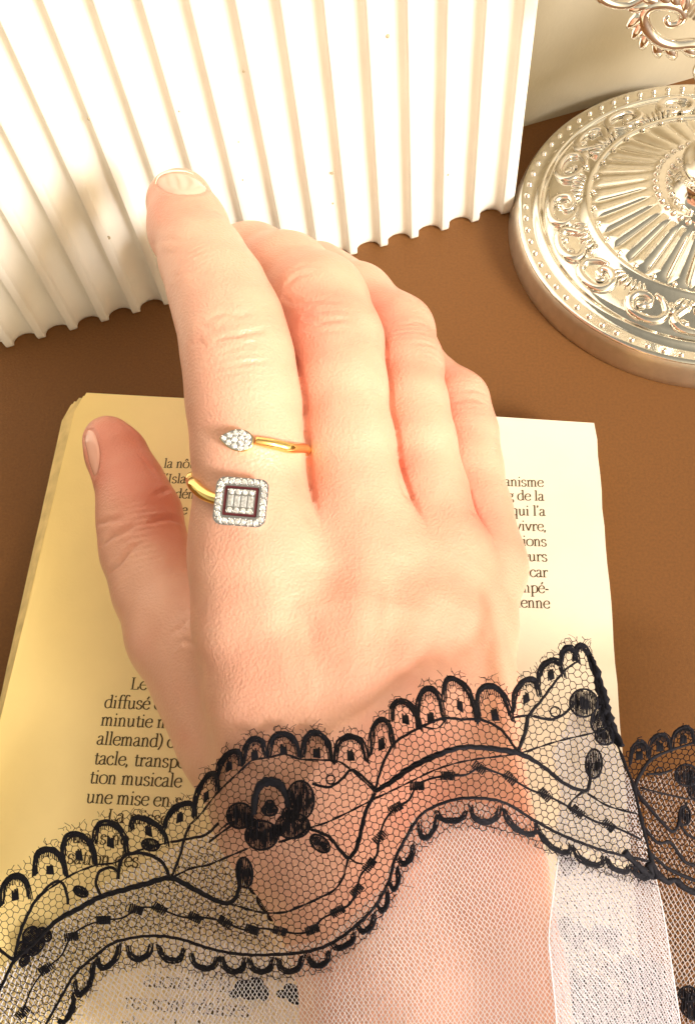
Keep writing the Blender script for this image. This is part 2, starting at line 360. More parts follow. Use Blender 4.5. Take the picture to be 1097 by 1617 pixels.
for i in range(6):
    t0 = math.radians(-163) + i * math.pi / 3
    b = MB(); scroll(t0, 1, b); b.build('scroll_ornament', M_silb, stick, True)
    b = MB(); scroll(t0 - math.radians(-4), -1, b); b.build('scroll_ornament', M_silb, stick, True)
    for dt in (30 + 2, 2):
        b = MB()
        for k in range(7):
            a = t0 + math.radians(dt) + (k - 3) * .034; q = np.array(pol(28.4, a, 9.7)); w = np.array(pol(31.6 - .25 * abs(k - 3), a + (k - 3) * .016, 9.1)) - q
            b.blob(q + w * .5, 1.6, .5, .6, w)
        b.build('leaf_spray', M_silb, stick, True)
# curled arm above: lies in the upright plane through the stem that runs left and right
def arm_pt(px, py, off=0.0):
    d = ray(px, py); t = (CC[1] - 2 - CAMP[1]) / d[1]; p = CAMP + d * t; p[1] += off; return p
b = MB()
C1 = [(1130, 78), (1097, 69), (1062, 71), (1035, 62), (1018, 40), (1016, 20), (1028, 8), (1050, 6), (1070, 12), (1078, 24), (1070, 35), (1056, 38), (1050, 30), (1056, 24)]
P = catmull([arm_pt(*q) for q in C1], 8); n = len(P)
b.tube(P, np.interp(np.linspace(0, 1, n), [0, .25, .5, .75, 1], [1.7, 1.9, 2.0, 1.3, .7]) * .62, 12)
b.build('curled_arm', M_silb, stick, True)
for k in range(13):
    u = k / 12; i = int(u * (n * .62)); c = P[i]; T = P[min(i + 1, n - 1)] - P[i]; T /= np.linalg.norm(T)
    ctr = np.array([arm_pt(1055, 38)])[0]; out = c - ctr; out -= T * (out @ T); out /= np.linalg.norm(out) + 1e-9
    if c[0] > arm_pt(1100, 70)[0] + 6: out = np.array([0, 0, -1.0])
    b = MB(); w = out * .75 - T * .75; b.blob(c + out * 1.2, 2.5, 1.15, 1.0, w, (0, -1, 0), 10, 6); b.build('acanthus_leaf', M_silb, stick, True)
b = MB(); P2 = catmull([arm_pt(*q) for q in [(935, -30), (945, -6), (965, 6), (990, 8), (1012, -2), (1030, -12), (1060, -20)]], 8); b.tube(P2, .8, 10); b.build('curled_arm', M_silb, stick, True)
q = arm_pt(1120, 0); b = MB()
for k in range(14):
    c = arm_pt(1068 + k * 7.5, -28 + k * 7.5 - 3, -1.5); u_ = arm_pt(1088 + k * 7.5, 2 + k * 5 - 16, -1.5)
    b.tube([arm_pt(1070 + k * 6, 14 + k * 4.2, 0), arm_pt(1092 + k * 6, -14 + k * 4.2, 0)], .32, 6)
b.build('ribbed_cup', M_sils, stick, True)
b = MB(); P3 = catmull([arm_pt(1120, 60), arm_pt(1110, 95), arm_pt(1104, 115), arm_pt(1106, 134)], 6); b.tube(P3, np.interp(np.linspace(0, 1, len(P3)), [0, .6, 1], [.6, 1.5, .5]), 10); b.build('drop_finial', M_silb, stick, True)
# the mirrored arm, then unseen pans on arms, added to shade the board
xm = 2 * CC[0] - P[:, 0]; Pm = np.stack([xm, P[:, 1], P[:, 2]], 1)
b = MB(); b.tube(Pm, 1.1, 10); b.build('curled_arm', M_silb, stick, True)

for (cx, cy, zc, R_) in ((96, 160, 52, 15), (104, 128, 70, 17), (70, 196, 96, 15)):
    keep = CC.copy(); CC = np.array([cx, cy])
    lathe('added_shade_pan', [(1.2, zc - 14), (1.6, zc - 6), (4, zc - 3), (R_ * .8, zc - 1), (R_, zc + 1.2), (R_ - .6, zc + 1.4), (R_ * .7, zc), (8, zc), (7, zc + 4), (7.5, zc + 14), (6, zc + 14), (6, zc + 2), (.2, zc + 2)], M_silb, 60)
    CC = keep
    b = MB(); b.tube(catmull([(CC[0], CC[1], 44), (CC[0] + (cx - CC[0]) * .4, CC[1] + (cy - CC[1]) * .4, 34), (CC[0] + (cx - CC[0]) * .9, CC[1] + (cy - CC[1]) * .9, zc - 20), (cx, cy, zc - 10)], 8), 1.3, 10); b.build('curled_arm', M_silb, stick, True)  # added arm carrying the unseen pan
# ------------------------------------------------------------------ the hand: one continuous skin from a distance field
def hp(px, py, z, hw):
    p = at(px, py, z); d = np.linalg.norm(p - CAMP); return (p, hw * d / F)
def chain(*a): return [hp(*q) for q in a]
def cap(P, A, ra, B, rb):
    ab = B - A; L = ab @ ab
    t = np.clip(((P - A) @ ab) / L, 0, 1)
    q = P - A - t[:, None] * ab
    return np.sqrt((q * q).sum(1)) - (ra + (rb - ra) * t)
def smin(a, b, k):
    h = np.clip(.5 + .5 * (b - a) / k, 0, 1); return b + (a - b) * h - k * h * (1 - h)
def dchain(P, ch, k=2.0):
    d = None
    for (A, ra), (B, rb) in zip(ch, ch[1:]):
        e = cap(P, A, ra, B, rb); d = e if d is None else smin(d, e, k)
    return d
INDEX = chain((285, 322, 55, 50), (298, 362, 56, 55), (322, 414, 58, 61), (344, 460, 59, 69), (364, 512, 59, 76), (377, 570, 58, 80), (386, 640, 56, 83), (392, 720, 54, 82), (399, 800, 51, 83), (404, 880, 49, 90))
MIDDLE = chain((338, 420, 32, 52), (398, 420, 37, 60), (452, 442, 43, 67), (503, 480, 48, 73), (526, 540, 49, 73), (534, 610, 49, 72), (545, 700, 48, 73), (557, 790, 46, 77), (570, 880, 44, 83))
RING = chain((505, 425, 26, 42), (568, 470, 34, 47), (628, 524, 38, 52), (640, 575, 40, 54), (647, 640, 41, 55), (657, 700, 41, 58), (671, 780, 39, 63), (686, 880, 37, 75))
PINKY = chain((590, 510, 19, 36), (650, 570, 26, 41), (721, 635, 30, 46), (733, 685, 30, 48), (739, 740, 30, 49), (749, 810, 30, 54), (761, 890, 30, 54))
THUMB = chain((170, 694, 28, 36), (184, 718, 28, 42), (206, 765, 28, 48), (221, 815, 28, 60), (229, 870, 28, 62), (250, 930, 29, 65), (284, 1000, 30, 66), (326, 1080, 31, 70), (378, 1160, 32, 80))
META = [chain((404, 880, 48, 95), (416, 980, 47, 101), (445, 1100, 45, 106), (495, 1230, 42, 114)),
        chain((572, 900, 43, 86), (560, 1000, 45, 98), (550, 1100, 45, 108), (560, 1240, 43, 118)),
        chain((686, 910, 37, 72), (668, 1000, 40, 96), (640, 1120, 42, 108), (620, 1240, 42, 118)),
        chain((758, 915, 29, 53), (741, 990, 31, 66), (722, 1100, 34, 86), (700, 1240, 38, 106)),
        chain((475, 930, 34, 106), (475, 1080, 34, 116), (520, 1230, 36, 122)),
        chain((600, 920, 32, 98), (600, 1080, 34, 116), (640, 1230, 37, 124)),
        chain((284, 1000, 32, 62), (355, 1060, 36, 68), (435, 1120, 38, 86)),
        chain((490, 1230, 42, 118), (590, 1380, 41, 130), (650, 1540, 40, 148), (680, 1800, 38, 170), (700, 2250, 38, 190)),
        chain((700, 1240, 38, 106), (715, 1380, 40, 126), (722, 1540, 40, 140), (730, 1800, 39, 160), (740, 2250, 38, 180)),
        chain((378, 1160, 33, 80), (450, 1280, 36, 94), (565, 1400, 38, 106))]
KNUCK = [hp(418, 868, 51, 60), hp(575, 885, 44, 62), hp(688, 890, 38, 56), hp(767, 888, 29, 42)]
def sdf(P):
    palm = None
    for ch in META:
        d = dchain(P, ch, 3.0); palm = d if palm is None else smin(palm, d, 5.5)
    for (A, r) in KNUCK:
        palm = smin(palm, np.sqrt(((P - A) ** 2).sum(1)) - r * 1.12, 7.0)
    out = palm
    for ch, k in ((INDEX, 5.0), (MIDDLE, 5.0), (RING, 5.0), (PINKY, 5.0), (THUMB, 7.0)):
        f = dchain(P, ch, 3.0)
        pass
        w = smin(palm, f, k); out = smin(out, w, .6)
    return out
def grad(P, e=.15):
    g = np.stack([sdf(P + np.eye(3)[i] * e) - sdf(P - np.eye(3)[i] * e) for i in range(3)], 1)
    return g / (np.linalg.norm(g, axis=1)[:, None] + 1e-9)
def on_skin(pts):
    """nearest skin point seen along the line of sight through photo pixels"""
    D = np.array([ray(*p) for p in pts]); t = np.full(len(D), 85.0)
    for _ in range(90): t = t + sdf(CAMP + D * t[:, None]) * .8
    return CAMP + D * t[:, None]
def surface_net(f, lo, hi, h):
    n = np.ceil((hi - lo) / h).astype(int) + 1
    ax = [lo[i] + np.arange(n[i]) * h for i in range(3)]
    c = 4; cn = [(m + c - 1) // c for m in n]                         # coarse pass: only blocks near the surface are sampled finely
    C = np.stack(np.meshgrid(*[lo[i] + (np.arange(cn[i]) * c + c / 2) * h for i in range(3)], indexing='ij'), -1).reshape(-1, 3)
    near = np.abs(f(C)).reshape(cn) < h * c * 1.3
    sgn = f(C).reshape(cn)
    Vv = np.repeat(np.repeat(np.repeat(sgn, c, 0), c, 1), c, 2)[:n[0], :n[1], :n[2]].astype(np.float32).copy()
    M = np.repeat(np.repeat(np.repeat(near, c, 0), c, 1), c, 2)[:n[0], :n[1], :n[2]]
    I = np.argwhere(M); Vv[M] = f(np.stack([ax[i][I[:, i]] for i in range(3)], 1))
    S = Vv < 0
    cs = [S[a:n[0] - 1 + a, b:n[1] - 1 + b, d:n[2] - 1 + d] for a in (0, 1) for b in (0, 1) for d in (0, 1)]
    tot = sum(x.astype(np.int8) for x in cs); act = (tot > 0) & (tot < 8)
    idx = -np.ones(act.shape, int); cells = np.argwhere(act); idx[act] = np.arange(len(cells))
    P = lo + (cells + .5) * h; Q = []
    for a in range(3):
        b, d = (a + 1) % 3, (a + 2) % 3
        s0 = [slice(None)] * 3; s1 = [slice(None)] * 3; s0[a] = slice(0, n[a] - 1); s1[a] = slice(1, n[a])
        ch = S[tuple(s0)] != S[tuple(s1)]; E_ = np.argwhere(ch)
        E_ = E_[(E_[:, b] > 0) & (E_[:, d] > 0) & (E_[:, b] < n[b] - 1) & (E_[:, d] < n[d] - 1)]
        eb = np.eye(3, dtype=int)[b]; ed = np.eye(3, dtype=int)[d]
        q = np.stack([idx[tuple((E_ - eb - ed).T)], idx[tuple((E_ - ed).T)], idx[tuple(E_.T)], idx[tuple((E_ - eb).T)]], 1)
        fl = ~S[tuple(E_.T)]; q[fl] = q[fl][:, ::-1]; Q.append(q)
    Q = np.concatenate(Q); Q = Q[(Q >= 0).all(1)]
    for _ in range(3):
        g = grad(P); P = P - g * (f(P))[:, None] * .8
        A = np.zeros_like(P); K = np.zeros(len(P))                     # tangential relax keeps the quads even
        for i in range(4):
            np.add.at(A, Q[:, i], P[Q[:, (i + 1) % 4]]); np.add.at(K, Q[:, i], 1)
            np.add.at(A, Q[:, i], P[Q[:, (i + 3) % 4]]); np.add.at(K, Q[:, i], 1)
        P = P + (A / np.maximum(K, 1)[:, None] - P) * .4
    g = grad(P); P = P - g * (f(P))[:, None]
    return P, Q, g
def seg_dist(P, L):
    """distance of points to a polyline, and which fraction of its length"""
    best = np.full(len(P), 1e9); fr = np.zeros(len(P)); n = len(L) - 1
    for i in range(n):
        ab = L[i + 1] - L[i]; t = np.clip(((P - L[i]) @ ab) / (ab @ ab + 1e-9), 0, 1)
        d = np.linalg.norm(P - L[i] - t[:, None] * ab, axis=1); m = d < best; best[m] = d[m]; fr[m] = ((i + t) / n)[m]
    return best, fr
HV, HQ, HN = surface_net(sdf, np.array([-84.0, -45, 0]), np.array([34.0, 142, 76]), .62)
def subdivide(P, Q, Nn):
    E = np.sort(np.concatenate([Q[:, [i, (i + 1) % 4]] for i in range(4)]), 1); U, inv = np.unique(E[:, 0] * (len(P) + 1) + E[:, 1], return_inverse=True)
    a, b = U // (len(P) + 1), U % (len(P) + 1); n, m = len(P), len(Q); e = inv.reshape(4, m).T + n; c = np.arange(m) + n + len(U)
    P2 = np.concatenate([P, (P[a] + P[b]) / 2, P[Q].mean(1)]); N2 = np.concatenate([Nn, Nn[a] + Nn[b], Nn[Q].sum(1)]); N2 /= np.linalg.norm(N2, axis=1)[:, None] + 1e-9
    return P2, np.concatenate([np.stack([Q[:, i], e[:, i], c, e[:, i - 1]], 1) for i in range(4)]), N2
nr = np.full(len(HV), 9.0)
for a, b in ((INDEX, MIDDLE), (MIDDLE, RING), (RING, PINKY)): nr = np.minimum(nr, np.abs(dchain(HV, a, 3.0)) + np.abs(dchain(HV, b, 3.0)))
nw = np.clip(1.5 - nr / 1.0, 0, 1)[:, None] * .6
for _ in range(6):                                                    # relax the sharp folds where the fingers touch
    A = np.zeros_like(HV); K = np.zeros(len(HV)); NA = np.zeros_like(HV)
    for i in range(4):
        for j in (1, 3): np.add.at(A, HQ[:, i], HV[HQ[:, (i + j) % 4]]); np.add.at(NA, HQ[:, i], HN[HQ[:, (i + j) % 4]]); np.add.at(K, HQ[:, i], 1)
    K = np.maximum(K, 1)[:, None]; HV = HV + (A / K - HV) * nw; HN = HN + (NA / K - HN) * nw
HN /= np.linalg.norm(HN, axis=1)[:, None] + 1e-9
HV, HQ, HN = subdivide(HV, HQ, HN)
# creases: photo pixels traced on the skin, depth and width in mm
CREASE = [([(330, 503), (352, 494), (375, 498), (398, 492)], .16, .35), ([(342, 536), (368, 530), (398, 525), (420, 520)], .22, .4), ([(352, 552), (380, 546), (410, 540)], .12, .35), ([(368, 574), (395, 572), (418, 568)], .13, .4),
          ([(318, 512), (335, 520), (350, 516)], .12, .35), ([(300, 545), (312, 540), (322, 545)], .1, .3), ([(350, 562), (385, 558), (405, 556)], .1, .3),
          ([(446, 470), (470, 478), (505, 474), (545, 478)], .15, .45), ([(480, 502), (505, 507), (530, 504), (550, 505)], .22, .4), ([(470, 490), (500, 492), (530, 490), (552, 492)], .1, .35), ([(452, 450), (470, 436), (500, 428)], .12, .5), ([(478, 520), (510, 524), (546, 520)], .1, .4),
          ([(455, 428), (480, 419), (510, 420)], .1, .5), ([(640, 512), (655, 508), (672, 512)], .12, .4), ([(648, 545), (668, 541), (684, 545)], .1, .4), ([(735, 618), (748, 614), (764, 622)], .1, .4), ([(720, 632), (745, 630), (768, 636)], .12, .4),
          ([(153, 828), (172, 822), (190, 820)], .3, .5), ([(160, 862), (176, 848), (198, 838), (212, 828)], .32, .5), ([(172, 905), (188, 890), (202, 872), (218, 858)], .34, .55), ([(285, 822), (268, 818), (250, 820), (240, 824)], .4, .6), ([(245, 782), (258, 776), (268, 772)], .2, .5),
          ([(300, 972), (285, 990), (272, 1000)], .2, .5), ([(310, 1020), (290, 1012), (278, 1020)], .15, .5), ([(222, 720), (235, 735), (245, 750)], .12, .5),
          ([(240, 386), (262, 378), (290, 380), (322, 370)], .08, .5), ([(250, 404), (285, 398), (318, 402)], .07, .5), ([(262, 440), (300, 430), (330, 434)], .06, .5)]
NAIL_I = catmull([(248, 289), (254, 279), (270, 271.5), (294, 274), (314, 283), (326, 298), (314, 305), (290, 307), (264, 302)], 5, True)
NAIL_T = catmull([(133, 694), (137, 681), (146, 681), (153, 694), (157, 715), (155, 738), (149, 751), (143, 738), (138, 715)], 5, True)
disp = np.zeros(len(HV)); vis = HN @ np.array([0, 0, 1.0]) > -.4
RS = np.random.RandomState(11)
def tri_noise(P, s, seed):
    g = np.random.RandomState(seed); o = np.zeros(len(P))
    for _ in range(7):
        k = g.normal(size=3); k /= np.linalg.norm(k); o += np.sin(P @ k * s * (.7 + .6 * g.rand()) + g.rand() * 6.28)
    return o / 3.5
for pts, dep, wd in CREASE:
    L = on_skin(catmull(pts, 4)); lo = L.min(0) - 3; hi = L.max(0) + 3
    m = ((HV > lo) & (HV < hi)).all(1); d, fr = seg_dist(HV[m] + .12 * tri_noise(HV[m], 3.0, 5)[:, None], L)
    e = np.sin(np.pi * np.clip(fr, .03, .97)) ** .5
    disp[m] -= dep * 1.5 * e * np.exp(-(d / (wd * .95)) ** 2) - dep * .35 * e * np.exp(-((d - 1.1) / .6) ** 2)
def patch(px, py, r):     # gaussian weight round a point of the skin
    c = on_skin([(px, py)])[0]; return np.exp(-((HV - c) ** 2).sum(1) / r ** 2)
# knuckle wrinkles: fine lines across each finger joint
for (px, py, r, ax) in ((372, 538, 6, INDEX[4][0] - INDEX[6][0]), (512, 490, 5.5, MIDDLE[3][0] - MIDDLE[5][0]), (650, 530, 5.5, RING[3][0] - RING[5][0]), (742, 628, 5, PINKY[3][0] - PINKY[4][0]), (300, 395, 5, INDEX[1][0] - INDEX[3][0]), (200, 850, 8, THUMB[2][0] - THUMB[4][0])):
    ax = ax / np.linalg.norm(ax); w = patch(px, py, r); u = HV @ ax
    disp += .08 * w * np.clip(tri_noise(HV, .8, 77) + .6, 0, 1.6) * np.sin(u * 5.2 + 1.6 * tri_noise(HV, .45, 3)) * (1 + tri_noise(HV, .9, 8)) * .6
# tendons and veins on the back of the hand, hollows between the knuckles
for pts, a, wd in (([(415, 900), (440, 1010), (490, 1130)], .35, 2.4), ([(572, 900), (560, 1010), (550, 1130)], .45, 2.2), ([(690, 900), (650, 1020), (610, 1140)], .4, 2.2), ([(768, 920), (720, 1030), (670, 1150)], .12, 2.2),
                   ([(455, 930), (478, 985), (500, 1040)], -.55, 2.0), ([(500, 880), (510, 960)], -.5, 3.0), ([(632, 870), (622, 960)], -.5, 3.0), ([(735, 880), (715, 960)], -.4, 3.0),
                   ([(480, 960), (472, 1010), (492, 1070), (486, 1120)], .22, 1.0), ([(600, 900), (612, 950), (598, 1020)], .18, .9), ([(486, 790), (487, 812), (492, 830)], -.35, 1.0), ([(632, 752), (638, 775), (650, 790)], -.35, .9), ([(742, 800), (752, 815)], -.3, .9)):
    L = on_skin(catmull(pts, 5)); d, fr = seg_dist(HV, L); disp += .85 * a * np.exp(-(d / wd) ** 2) * np.sin(np.pi * np.clip(fr, .08, .92))
NI = on_skin(NAIL_I); NT = on_skin(NAIL_T)
for L in (NI, NT):
    Lc = np.vstack([L, L[:1]]); m = ((HV > L.min(0) - 3) & (HV < L.max(0) + 3)).all(1)
    d, _ = seg_dist(HV[m], Lc); disp[m] -= .15 * np.exp(-(d / .38) ** 2) - .08 * np.exp(-((d - .9) / .5) ** 2)
disp += .02 * tri_noise(HV, 1.3, 21) + .05 * tri_noise(HV, .5, 22)
near = np.full(len(HV), 9.0)
for a, b in ((INDEX, MIDDLE), (MIDDLE, RING), (RING, PINKY)):
    near = np.minimum(near, np.abs(dchain(HV, a, 3.0)) + np.abs(dchain(HV, b, 3.0)))
disp *= 1 - np.exp(-(near / 1.2) ** 2)
for a, b in ((INDEX, MIDDLE), (MIDDLE, RING), (RING, PINKY)):         # the line where two fingers press together
    da, db = dchain(HV, a, 3.0), dchain(HV, b, 3.0); both = np.maximum(np.maximum(da, db), 0)
    disp -= 1.25 * np.exp(-((da - db) / .55) ** 2) * np.exp(-(both / 1.7) ** 2)
HV2 = HV + HN * disp[:, None]
red = np.zeros(len(HV))
for (px, py, r, a) in ((285, 300, 9, .85), (165, 690, 11, 1.0), (230, 720, 9, 1.0), (250, 790, 8, .7), (270, 820, 8, .5), (372, 540, 9, .35), (510, 490, 9, .8), (655, 530, 8, .8), (745, 630, 9, .7), (560, 900, 12, .12), (690, 900, 11, .12), (790, 880, 12, .55), (350, 1000, 14, .2), (640, 1040, 10, .2), (760, 820, 8, .5), (720, 1290, 14, .6), (485, 780, 5, .7), (632, 740, 5, .6), (740, 790, 5, .6), (590, 480, 7, .5)):
    red += a * patch(px, py, r)
for a, b, i, w in ((INDEX, MIDDLE, 3, 1), (MIDDLE, RING, 3, 1), (RING, PINKY, 3, 1)):
    da = dchain(HV, a, 3.0); db = dchain(HV, b, 3.0); red += .15 * np.exp(-((np.abs(da) + np.abs(db)) / 1.1) ** 2)
red = np.clip(red + .12 * tri_noise(HV, .35, 31) + .12 * tri_noise(HV, .9, 32), 0, 1.3) / 1.3
def skin_material():
    m = bpy.data.materials.new('skin'); m.use_nodes = True; nt = m.node_tree; p = nt.nodes['Principled BSDF']; N = nt.nodes.new; L = nt.links.new
    at_ = N('ShaderNodeAttribute'); at_.attribute_name = 'redness'; tc = N('ShaderNodeTexCoord')
    mx = N('ShaderNodeMix'); mx.data_type = 'RGBA'; mx.inputs[6].default_value = (.73, .395, .29, 1); mx.inputs[7].default_value = (.70, .255, .185, 1)
    n1 = N('ShaderNodeTexNoise'); n1.inputs['Scale'].default_value = 260; n1.inputs['Detail'].default_value = 6
    ad = N('ShaderNodeMath'); ad.operation = 'MULTIPLY_ADD'; ad.inputs[1].default_value = .5; L(tc.outputs['Object'], n1.inputs['Vector']); L(n1.outputs['Fac'], ad.inputs[0])
    sb = N('ShaderNodeMath'); sb.operation = 'SUBTRACT'; sb.inputs[1].default_value = .25; L(at_.outputs['Fac'], ad.inputs[2]); L(ad.outputs[0], sb.inputs[0]); sb.use_clamp = True
    L(sb.outputs[0], mx.inputs[0]); L(mx.outputs[2], p.inputs['Base Color'])
    p.inputs['Subsurface Weight'].default_value = .09; p.inputs['Subsurface Radius'].default_value = (1.0, .32, .14); p.inputs['Subsurface Scale'].default_value = .0016
    p.inputs['Roughness'].default_value = .34; p.inputs['Specular IOR Level'].default_value = .45
    v = N('ShaderNodeTexVoronoi'); v.inputs['Scale'].default_value = 2300; v.feature = 'F1'
    n2 = N('ShaderNodeTexNoise'); n2.inputs['Scale'].default_value = 900; n2.inputs['Detail'].default_value = 5
    w = N('ShaderNodeVectorMath'); w.operation = 'MULTIPLY_ADD'; w.inputs[1].default_value = (.0006,) * 3; L(n2.outputs['Color'], w.inputs[0]); L(tc.outputs['Object'], w.inputs[2]); L(w.outputs[0], v.inputs['Vector']); L(tc.outputs['Object'], n2.inputs['Vector'])
    a2 = N('ShaderNodeMath'); a2.operation = 'MULTIPLY_ADD'; a2.inputs[1].default_value = .5; L(n2.outputs['Fac'], a2.inputs[0]); L(v.outputs['Distance'], a2.inputs[2])
    b = N('ShaderNodeBump'); b.inputs['Strength'].default_value = .8; b.inputs['Distance'].default_value = .00009; L(a2.outputs[0], b.inputs['Height']); L(b.outputs[0], p.inputs['Normal'])
    return m
M_skin = skin_material()
person = empty('person', (-10, 20, 0)); tag(person, 'bare hand with stretched index finger wearing the gold ring over the book', 'person')
hand = mesh_obj('hand', HV2, HQ, M_skin, person, True)
a_ = hand.data.attributes.new('redness', 'FLOAT', 'POINT'); a_.data.foreach_set('value', red.astype(np.float32))
M_nail = material('fingernail', (.80, .42, .33), .22, coat=.5)
M_tip = material('nail_edge', (.80, .70, .55), .35)
def nail(outline, name, lift, mat):
    c = outline.mean(0); pts = []; rings = 7; n = len(outline)
    for r in range(rings):
        k = 1 - r / rings
        for q in outline: pts.append(tuple(c + (q - c) * k))
    P = on_skin(pts + [tuple(c)]); Nn = grad(P); rr = np.array([1 - r / rings for r in range(rings) for _ in range(n)] + [0])
    P = P + Nn * (lift * .75 * np.clip((1 - rr) * 4, 0, 1) ** .5 - .12)[:, None]; Fc = []
    for r in range(rings - 1):
        for i in range(n):
            j = (i + 1) % n; Fc.append([r * n + i, r * n + j, (r + 1) * n + j, (r + 1) * n + i])
    e = (rings - 1) * n
    for i in range(n): Fc.append([e + i, e + (i + 1) % n, rings * n])
    return mesh_obj(name, P, Fc, mat, person, True)
nail(NAIL_I, 'fingernail', .4, M_nail); nail(NAIL_T, 'fingernail', .34, M_nail)
b = MB(); L = on_skin(catmull([(247, 292), (252, 280), (268, 272.5), (290, 272), (305, 277)], 5)); b.tube(L + grad(L) * .22, np.r_[np.linspace(.05, .2, 10), np.linspace(.2, .05, len(L) - 10)], 6); b.build('nail_edge', M_tip, person, True)
# ------------------------------------------------------------------ the ring, an open bypass band with two stone heads
M_gold = material('polished_gold', (.94, .68, .26), .12, metal=1.0, var=.05, vscale=800)
M_white = material('rhodium', (.80, .80, .82), .2, metal=1.0, var=.08, vscale=3000)
M_dia = material('cut_stone', (.93, .94, .97), .05, metal=.6, coat=1.0, var=.38, vscale=4200, bump=.12, bscale=3500, detail=1)  # light and dark flecks in the colour stand in for sparkle
M_slot = material('dark_red_recess', (.09, .012, .016), .35, var=.2, vscale=3000)  # red reflection between the stones painted as the recess colour
ring_c = on_skin([(388, 745)])[0]
ringo = empty('ring', ring_c); tag(ringo, 'gold open ring with two diamond heads worn on the stretched index finger', 'ring')
fa = INDEX[8][0] - INDEX[6][0]; fa /= np.linalg.norm(fa)
def finger_frame(c):
    u = np.cross(fa, ROT[:, 2]); u /= np.linalg.norm(u); w = np.cross(u, fa); return u, w      # across, up
fu, fw = finger_frame(ring_c)
if fu[0] < 0: fu = -fu
def off_skin(pts, lift):
    P = on_skin(pts); return P + grad(P) * lift
RB_ = off_skin([(402, 698), (418, 701), (436, 705), (454, 709), (468, 713)], .75)
LB_ = off_skin([(350, 792), (337, 787), (324, 778), (313, 765)], .75)
c0 = INDEX[7][0]; rr_ = INDEX[7][1] + 1.0
rr_ = INDEX[7][1] * 1.05 + .35
cir = lambda a, k: c0 + fa * k + fu * rr_ * math.sin(a) + fw * rr_ * math.cos(a)
P = catmull(list(LB_) + [cir(-1.42, 3.2), cir(-1.62, 2.3), cir(-2.3, 2.0), cir(-3.0, 1.2), cir(2.6, .6), cir(2.1, .1), cir(1.75, -.1), cir(1.45, -.1)] + list(RB_[:4][::-1]), 8)
b = MB(); b.tube(P, np.interp(np.linspace(0, 1, len(P)), [0, .12, .5, .9, 1], [.78, .95, .8, .88, .66]), 16, flat=.9); b.build('band', M_gold, ringo, True)
def gem(b, c, u, v, n, r, facets=8, h=.5):
    V = []; ph = RNG.random() * 6.28; tu = n + u * RNG.uniform(-.16, .16) + v * RNG.uniform(-.16, .16); tu /= np.linalg.norm(tu)
    for rad, z in ((.55, h), (1.0, .12), (.9, -.2)):
        for k in range(facets):
            t = ph + 2 * math.pi * (k + (.5 if rad == .55 else 0)) / facets; V.append(c + (u * math.cos(t) + v * math.sin(t)) * r * rad + tu * r * (z + (.12 * math.cos(t * 2.0) if rad == .55 else 0)))
    Fc = [list(range(facets))]
    for k in range(facets):
        l = (k + 1) % facets; Fc += [[k, facets + k, l], [l, facets + k, facets + l], [facets + k, 2 * facets + k, 2 * facets + l, facets + l]]
    b.add(V, Fc)
def gem_obj(c, u, v, n, r, **kw):
    b = MB(); gem(b, c, u, v, n, r, **kw); return b.build('stone', M_dia, ringo)
def prong(b, p, n, r=.17): b.blob(p, r, r, r * 1.2, n=6, rings=4)
def head_frame(px, py, ang, lift):
    c = on_skin([(px, py)])[0]; n = grad(c[None])[0]; vw = CAMP - c; vw /= np.linalg.norm(vw); n = n * .55 + vw * .45; n /= np.linalg.norm(n)
    r_ = ROT[:, 0] * math.cos(ang) - ROT[:, 1] * math.sin(ang); u = r_ - n * (r_ @ n); u /= np.linalg.norm(u); v = np.cross(n, u)
    return c + n * lift, u, v, n, np.linalg.norm(c - CAMP) / F
def plate(name, outline, c, u, v, n, z0, z1, mat, shrink=.86):
    m = len(outline); V = [c + u * x * shrink + v * y * shrink + n * z0 for x, y in outline] + [c + u * x + v * y + n * z1 for x, y in outline]
    return mesh_obj(name, V, [list(range(m))[::-1], [m + i for i in range(m)]] + [[i, (i + 1) % m, m + (i + 1) % m, m + i] for i in range(m)], mat, ringo)
# pear head (pixel sizes of the photo turned into millimetres by s)
c, u, v, n, s = head_frame(377, 697, math.radians(7), 1.5)
pear = [(-27, 0), (-18, 9), (-8, 14.5), (4, 16.5), (14, 14), (21, 8), (23, 0), (21, -8), (14, -14), (4, -16.5), (-8, -14.5), (-18, -9)]
po = [(q[0] * s, q[1] * s) for q in catmull(pear, 3, True)]
plate('pear_setting', po, c, u, v, n, -1.3, .0, M_white, .8)
plate('pear_rim', [(x * 1.06, y * 1.07) for x, y in po], c, u, v, n, -1.45, -.35, M_gold, .9)
bp_ = MB()
for x, y, r in [(-21.5, 0, 3.6), (-13, 6, 4.2), (-13.5, -5.5, 4.2), (-4, 10, 4.4), (-4.5, 0, 4.8), (-4, -10, 4.4), (6, 11.5, 4.5), (6, 3.2, 4.2), (5.5, -4.5, 4.2), (6, -12, 4.3), (15, 7, 4.4), (15.5, -1.5, 4.4), (14, -9.5, 4.2)]:
    gem_obj(c + u * x * s + v * y * s + n * .08, u, v, n, r * s)
    for k in range(3):
        t = RNG.random() * 6.28; prong(bp_, c + u * (x + r * 1.0 * math.cos(t)) * s + v * (y + r * 1.0 * math.sin(t)) * s + n * .22, n, .11)
bp_.build('prong_cluster', M_white, ringo, True)['kind'] = 'stuff'
